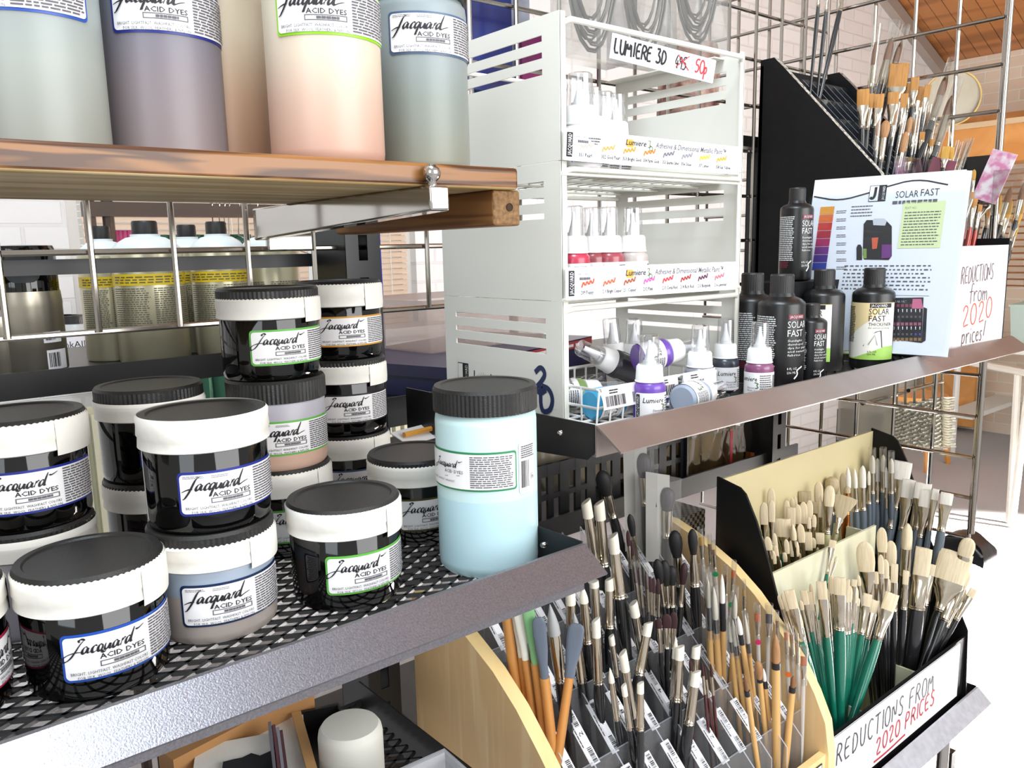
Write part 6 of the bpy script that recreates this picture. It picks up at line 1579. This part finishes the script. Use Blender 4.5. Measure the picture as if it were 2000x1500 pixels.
for dx, dz, r_ in ((0, 0, .0), (.024, .008, .5)):
    fp = onY(1482 + dx * 500, 880, .93); o = MB().box((0, 0, .035), (.022, .02, .07 + dz), 0).build('wooden_block', wood('orange_block', '#b8672f', '#9c5222', 'Z', 12, .4, .7)); o.location = (fp.x, .945 + dx * .6, zq2); o.rotation_euler = (0, .12 * (1 - 2 * r_), r_); tag(o, ['orange wooden block leaning beside the wrapped boxes', 'second orange wooden block behind the leaning one'][int(r_ * 2)], 'block')
wb = onY(1347, 1040, 1.0)
CHK = bpy.data.materials.new('woven_check'); CHK.use_nodes = True; nt = CHK.node_tree; ct = nt.nodes.new('ShaderNodeTexChecker'); ct.inputs['Scale'].default_value = 130; ct.inputs['Color1'].default_value = lin('#1b1a1a'); ct.inputs['Color2'].default_value = lin('#b5b0a8'); tcn = nt.nodes.new('ShaderNodeTexCoord'); nt.links.new(tcn.outputs['Object'], ct.inputs['Vector']); nt.links.new(ct.outputs['Color'], nt.nodes['Principled BSDF'].inputs['Base Color'])
tag(MB().span((-.05, -.05, 0), (.05, .05, .24)).build('woven_box', CHK), 'black and white woven box behind the maple display', 'box').location = (wb.x, 1.0 + .05, .62)
tag(MB().span((-.30, -.17, 0), (.30, .12, .0599)).build('stock_carton', mat('carton', '#8a6a45', .7)), 'brown carton under the woven box behind the display', 'carton').location = (wb.x + .1, 1.16, .56)
tag(MB().span((-.45, -.17, 0), (.5, .2, .557)).build('rear_cupboard', mat('dark_cupboard', '#2a2a2c', .5)), 'dark rear base cupboard behind the brush displays', 'cupboard').location = (1.0, 1.16, .002)

# bags of wire coils hanging over the rack, packs and bundles behind
for i, (px0, px1, py, y) in enumerate(((1095, 1205, 150, .800), (1205, 1300, 120, .815), (1305, 1400, 95, .83))):
    p0, p1_ = onY(px0, py, y), onY(px1, py, y); w = (p1_.x - p0.x); zb = max(p0.z, RZ[3] + .002)
    t = thing('wire_coil_bag', ['clear bag of coiled grey wire nearest the left panel above the rack', 'clear bag of coiled grey wire in the middle above the rack', 'clear bag of coiled grey wire at the right above the rack'][i], 'bag', ((p0.x + p1_.x) / 2, y, zb), group='bags of coiled wire')
    MB().add([(-w / 2, -.022, 0), (w / 2, -.022, 0), (w / 2, -.014, .24), (-w / 2, -.014, .24), (-w / 2, .02, 0), (w / 2, .02, 0), (w / 2, .012, .24), (-w / 2, .012, .24)], [(0, 1, 2, 3), (5, 4, 7, 6), (1, 5, 6, 2), (4, 0, 3, 7), (0, 4, 5, 1)]).build('bag', FILM, t, flat=True)
    for k in range(12):
        q = 1.0 - k * .028; b = MB()
        b.tube([((w * .46) * q * math.cos(a) + .004 * math.sin(k), -.004 + .003 * math.sin(k * 2), .150 + (.138) * q * math.sin(a)) for a in [2 * PI * j / 22 for j in range(22)]], .0016, 5, closed=True); b.build('wire_loop', mat('grey_wire', '#6f6e6b', .35, metal=.5), t)
for px, py, y, w, h, col, lb in ((945, 60, .93, .09, .16, '#25357e', 'glossy blue and purple pack behind the rack'), (1000, 80, .97, .06, .14, '#c9cbd6', 'white pack with black print behind the rack'), (1050, 130, .95, .07, .10, '#a02a6a', 'magenta pack behind the rack slots'), (960, 175, .95, .07, .055, '#2a7fb5', 'sky blue pack behind the rack slots')):
    p = onY(px, py, y); o = MB().box((0, 0, 0), (w, .012, h)).build('dye_pack', mat('pack_' + col[1:], col, .25, noise=(14, .3, '#18123a'))); o.location = p; tag(o, lb, 'pack')
    MB().tube([(0, 0, h / 2), (0, -.02, h / 2 + .015), (0, -.03, h / 2 + .01)], .0015, 5).build('hook', CHROME, o)
p0, p1_ = onY(1452, 270, .93), onY(1478, 120, .93)
o = MB().lathe([(0, 0), (.05, .004), (.056, .03), (.054, .08), (.057, .12), (.050, .15), (0, .155)], 14).build('cloth_bundle', mat('brown_print_cloth', '#7d4a3f', .7, noise=(60, .15, '#c9a89a'))); o.location = (1.21, .96, p0.z); tag(o, 'brown printed cloth bundle behind the grid beside the black stand', 'bundle')
MB().span((-.16, -.06, -.02), (.16, .1, -.001)).build('ledge', BLACKM, o)

# ================================================================= beyond the end of the shelving
def D3(px, py, s): return atD(px, py, s)


p = D3(1858, 192, 3.4)
t = thing('round_sieve', 'round wooden hoop sieve with a gold rim hanging beyond the grid', 'sieve', p, M=frame(p, (EYE - p), (0, 0, -1)))
r = 52 / F * 3.4
MB().lathe([(0, 0), (r * .94, 0), (r * .94, .004)], 40).build('skin', mat('drum_skin', '#a8a294', .6, noise=(5, .3, '#8f8672')), t)
MB().lathe([(r * .95, -.05), (r, -.05), (r, .012), (r * .95, .012), (r * .95, -.05)], 48).build('rim', mat('gold_rim', '#c9a766', .35, metal=.5), t)
MB().tube([(0, -r, -.02), (0, -r - 2.2, -.02)], .002, 5).build('cord', WHITEPL, t)
# shelf beam, window with timber blind on the far wall
q = D3(1930, 295, 4.6); 
t = thing('wall_cupboard', 'orange timber wall cupboard along the far wall', 'cupboard', (6.38, .9, 1.75))
MB().span((-.30, -1.4, .15), (0, 1.85, .385)).build('body', ORANGEW, t, flat=True); MB().span((-.34, -1.42, .385), (0, 1.87, .42)).build('top_board', mat('pale_timber', '#e5c9a0', .5), t, flat=True)
b = MB(); b.span((-.03, -1.3, .44), (-.01, 1.8, .50)); b.build('back_rail', ORANGEW, t, flat=True)
vb = thing('venetian_blind', 'brown timber venetian blind beneath the wall cupboard', 'blind', (6.36, 1.9, 1.05)); b = MB(); z = .02
while z < .80: b.box((0, 0, z), (.02, 1.1, .003), 0, Matrix.Rotation(.5, 3, 'Y')); z += .045
b.build('slats', mat('brown_slats', '#a8703f', .5), vb, flat=True)
for y in (-.5, 0, .5): MB().tube([(-.012, y, 0), (-.012, y, .82)], .002, 4).build('cord', WHITEPL, vb)
# low furniture on the carpet
def floorpt(px, py): return onZ(px, py, 0.0)


fa = floorpt(1875, 842)
far_unit('timber_cabinet', 'orange timber cabinet standing on the carpet beyond the grid', 'cabinet', fa.x - .05, min(fa.x + .4, 6.38), fa.y - .10, fa.y + .25, .05, .78, ORANGEW)
fb = floorpt(1840, 865)
st_ = floorpt(1798, 918)
t = thing('stool', 'small orange legged stool partly hidden by the bundle of bottle brushes', 'stool', (st_.x + .12, st_.y + .1, 0))
MB().lathe([(0, .42), (.17, .42), (.175, .43), (.175, .45), (0, .452)], 28).build('seat', ORANGEW, t)
for sx, sy in ((-1, -1), (1, -1), (1, 1), (-1, 1)): MB().tube([(sx * .15, sy * .15, 0), (sx * .10, sy * .10, .43)], .017, 8).build('leg', ORANGEW, t)
tb = floorpt(1960, 905)
tb.x += .0; tb.y -= .25
t = thing('work_table', 'white topped work table with a clear crate on it near the far wall', 'table', (tb.x + .9, tb.y + .25, 0))
MB().span((-.95, -.4, .70), (.9, .4, .735)).build('top', mat('white_top', '#e9e6df', .4), t, flat=True)
for sx in (-.85, .8):
    for sy in (-.33, .33): MB().tube([(sx, sy, 0), (sx, sy, .70)], .02, 8).build('leg', mat('white_leg', '#e3e0da', .4), t)
MB().span((-.9, .2, .25), (.85, .38, .28)).build('low_shelf', mat('white_top', '#e9e6df', .4), t, flat=True)
openbox('clear_crate', 'pale green clear crate standing on the white work table', 'crate', (tb.x + .25, tb.y + .15, .736), (.45, .32, .26), mat('green_clear', '#cfe3da', .2, alpha=.6), .1, taper=.9)
tag(MB().span((-.12, -.08, 0), (.12, .08, .05)).build('dark_tools', mat('dark_items', '#2b2a2d', .5)), 'dark bundle of tools lying beside the green crate', 'tools').location = (tb.x + .06, tb.y - .10, .736)
lg = floorpt(1975, 1030)
t = thing('easel_leg', 'pale metal trestle standing on the sunlit carpet', 'trestle', (lg.x, lg.y, 0))
for dx, top in ((0, (.30, .02)), (.06, (.33, .10))): MB().tube([(dx, dx * .5, 0), (dx + top[0] * .5, top[1], .75)], .018, 8).build('leg', mat('pale_metal', '#d8d2c6', .3, metal=.4), t)
MB().tube([(.0, -.2, .75), (.4, .5, .75)], .02, 8).build('top_bar', mat('pale_metal', '#d8d2c6', .3, metal=.4), t)
# bundle of white bottle brushes and clear bags hanging from the end grid
CB = mat('cream_bristle', '#efe8d6', .8); TW = mat('twisted_wire', '#8f8873', .4, metal=.5)
for i, (px, py) in enumerate(((1752, 800), (1768, 795), (1785, 790), (1802, 785), (1820, 780), (1836, 775))):
    pt_ = onX(px, py - 30, 1.72); pl = onX(px - 6 + i * 2, 880 - abs(i - 3) * 4, 1.72)
    t = thing('bottle_brush', 'cream bristled bottle brush, %s of the bundle hanging beyond the grid' % ordinal(i), 'brush', pt_, group='hanging bottle brushes')
    dv = pl - pt_; b = MB(); b.tube([V((0, 0, .06)), dv * 1.0], .0028, 6); b.build('wire_stem', TW, t)
    b = MB(); n = 15
    ax = dv.normalized(); o1 = ax.orthogonal().normalized(); o2 = ax.cross(o1)
    for k in range(n * 14):
        c = dv * (.25 + .75 * k / (n * 14)); a = k * 2.4; L_ = .020 + .008 * random.random(); e = (o1 * math.cos(a) + o2 * math.sin(a))
        s2 = ax * .0022; b.add([c - s2, c + s2, c + e * L_ + s2 * .6, c + e * L_ - s2 * .6], [(0, 1, 2, 3)])
    b.build('bristles', CB, t, flat=True)
ca_ = V((1.72, 0, 0)); pa, pb = onX(1752, 770, 1.72), onX(1840, 745, 1.72)
tag(MB().tube([V((ex, pa.y, pa.z)), pa, pb, V((ex, pb.y, pb.z))], .004, 8).build('hanging_bar', CHROME), 'chrome bar the bottle brushes hang from', 'bar')
for i, (a_, c_) in enumerate((((1642, 790), (1672, 865)), ((1676, 770), (1742, 880)))):
    P0, P1 = onX(a_[0], a_[1] - 50, 1.66 + .02 * i), onX(c_[0], c_[1], 1.66 + .02 * i); w = abs(P1.y - P0.y); h = P0.z - P1.z
    o = MB().box((0, 0, -h / 2), (.012, w, h)).build('clear_bag', mat('cloudy_bag', '#d9d2c2', .2, alpha=.55)); o.location = ((P0.x, (P0.y + P1.y) / 2, P0.z)); tag(o, ['narrow clear bag hanging beyond the grid', 'wide clear bag of pale paper hanging beside the bottle brushes'][i], 'bag')
    MB().tube([(0, 0, 0), (0, 0, .03), (-.09 - .02 * i, 0, .035)], .002, 5).build('hook', CHROME, o)
p = onX(1735, 812, 1.86)
nb = MB().span((-.012, -.01, 0), (.012, .12, p.z)).build('navy_board', mat('navy_board_paint', '#20243f', .5), None, flat=True); nb.location = (1.86, p.y, .001); tag(nb, 'tall navy board standing on the carpet beyond the grid', 'board')
MB().span((-.10, -.01, 0), (.10, .12, .03)).build('foot', BLACKM, nb)
# soft black bag on the floor side of the grid
p = onX(1893, 1062, 1.63)
o = MB()
vs = []; n = 14
for i in range(n + 1):
    a = PI * i / n
    for w_ in (-.045, .045): vs.append((w_ * (1 + .2 * math.sin(i)), -.062 * math.cos(a) * 1.15, .062 * abs(math.sin(a)) ** .7 - .035))
o.add(vs, [(2 * i, 2 * i + 1, 2 * i + 3, 2 * i + 2) for i in range(n)] + [tuple(range(0, 2 * n + 2, 2)), tuple(range(2 * n + 1, 0, -2))])
o = o.build('black_bag', mat('black_vinyl', '#1b1b1e', .28, bump=(30, .4)), None, angle=60); o.location = p; o.scale = (.62, .62, .62); o.rotation_euler = (.25, 0, 0); tag(o, 'soft black vinyl bag hanging at the foot of the end grid', 'bag')
MB().tube([(-.05, -.06, .0), (-.06, 0, .035), (-.05, .06, .0)], .005, 6).build('strap', mat('black_vinyl', '#1b1b1e', .28), o)
MB().span((-.02, -.03, -.10), (.02, .03, -.03)).build('pouch', mat('black_vinyl', '#1b1b1e', .28), o)
# chrome foot post with black clamp under the low shelf end
p = onY(1853, 1470, .56)
t = thing('chrome_prop', 'chrome leg with a black clamp under the low shelf end', 'leg post', (p.x, .57, 0))
MB().tube([(0, 0, 0), (0, 0, .548)], .011, 12).build('tube', CHROME, t)
c = onY(1880, 1470, .56); MB().box((.020, 0, c.z), (.018, .024, .045)).build('clamp', BLACKP, t)

# ================================================================= lower shelf beneath the jars
zl = .8605
def S(px, py, z): return onZ(px, py, z)


A_ = onZ(684, 1425, zl + .055)
t = thing('paper_roll', 'short fat white paper roll standing beside the slotted upright', 'paper roll', (A_.x, A_.y, zl + .0005))
r = .033; MB().lathe([(0, 0), (r, 0), (r, .050), (r * .97, .056), (r * .88, .0605), (r * .5, .0625), (0, .063)], 40).build('roll', mat('roll_paper', '#d9d8cf', .6), t)
def slab(name, lb, cat, px, py, z, w, d, h, rz, m, m2=None):
    p = S(px, py, z + h); o = MB().span((-w / 2, -d / 2, 0), (w / 2, d / 2, h)); mm = [m]
    if m2: o.m = [1 if k != 5 else 0 for k in range(6)]; mm = [m, m2]
    o = o.build(name, mm, None, flat=True); o.location = (p.x, p.y, z); o.rotation_euler = (0, 0, rz); return tag(o, lb, cat)


CANV = mat('canvas_white', '#eeece6', .7, bump=(800, .2))
slab('dark_filler_box', 'added black filler box at the back of the lower shelf below the jars', 'box', 300, 1392, zl, .44, .30, .06, 0, mat('dark_box', '#1f1f22', .6)).location = (-.07, .66, zl)  # box added to keep the view down through the mesh deck dark
slab('cardboard_box', 'brown cardboard box behind the white canvases', 'box', 470, 1398, zl, .17, .03, .05, .2, mat('kraft', '#a87a4a', .75))
slab('canvas_panel', 'white canvas panel leaning under the black cloth', 'canvas', 515, 1478, zl + .0155, .085, .15, .012, -.40, CANV)
slab('canvas_panel', 'smaller white canvas panel lying on top of the other', 'canvas', 455, 1500, zl + .029, .075, .10, .012, -.40, CANV, mat('pine_edge', '#d9b98a', .6))
p = S(490, 1512, zl + .0445); b = MB(); n = 22; pts = [V((0, 0, 0))]
for i in range(n): a_ = 2 * PI * i / n; rr_ = .036 * (1 + .12 * math.sin(i * 3.7) + .06 * math.sin(i * 7.1)); pts.append(V((rr_ * math.cos(a_) * .9, rr_ * math.sin(a_), .0)))
b.add([q_ + V((0, 0, .002 * math.sin(k))) for k, q_ in enumerate(pts)] + [q_ + V((0, 0, -.003)) for q_ in pts], [(0, 1 + i, 1 + (i + 1) % n) for i in range(n)] + [(1 + i, n + 2 + i, n + 2 + (i + 1) % n, 1 + (i + 1) % n) for i in range(n)])
o = b.build('black_cloth', mat('black_fabric', '#14161c', .95)); o.location = p; tag(o, 'ragged piece of black cloth lying on the canvases', 'cloth')
for i, (px, col) in enumerate(((532, '#6a6a76'), (541, '#5a2a38'), (549, '#8a8a95'), (556, '#4a2430'))):
    o = slab('paper_packet', 'thin %s packet standing on edge between the canvases and the black tray' % ['grey', 'maroon', 'pale grey', 'dark maroon'][i], 'packet', px, 1462 + i * 6, zl, .003, .10, .055, -.35, mat('packet_' + col[1:], col, .4)); o['group'] = 'packets standing on edge'
tr = openbox('metal_tray', 'black metal tray with mesh floor beside the paper roll', 'tray', (S(612, 1470, zl + .03).x, S(612, 1470, zl + .03).y, zl + .0005), (.075, .17, .030), BLACKM, -.35, lip=False, taper=1.0)
slab('wooden_ruler', 'white tipped wooden strip lying across the black tray', 'ruler', 600, 1468, zl + .034, .010, .16, .003, .05, mat('ruler_wood', '#c99a62', .5)).rotation_euler = (0, 0, -.30)
p = S(805, 1530, zl + .055)
openbox('clear_box', 'small clear plastic box between the upright and the maple display', 'box', (p.x, p.y - .06, zl + .0005), (.09, .16, .058), mat('clear_box_plastic', '#cfd0d4', .12, alpha=.38), -.05, taper=.92)
# cards and pencil behind the rear jars
p = onY(828, 850, .80)
o = MB().span((-.03, -.02, 0), (.04, .02, .001)).build('white_card', WHITEP); o.location = (p.x, .81, z1 + .052); o.rotation_euler = (.35, 0, .2); tag(o, 'white card lying behind the mint bottle', 'card')
o = MB().tube([(-.035, 0, 0), (.035, .0, 0)], .0035, 6).build('pencil', mat('pencil_orange', '#d99a3f', .4)); o.location = (p.x + .01, .81, z1 + .0585); o.rotation_euler = (0, 0, .15); tag(o, 'orange pencil lying on the white card', 'pencil')
o = MB().span((-.045, -.025, 0), (.05, .035, .048)).build('card_box', BLACKP); o.location = (p.x + .002, .808, z1 + .0006); tag(o, 'small black box under the white card behind the mint bottle', 'box')
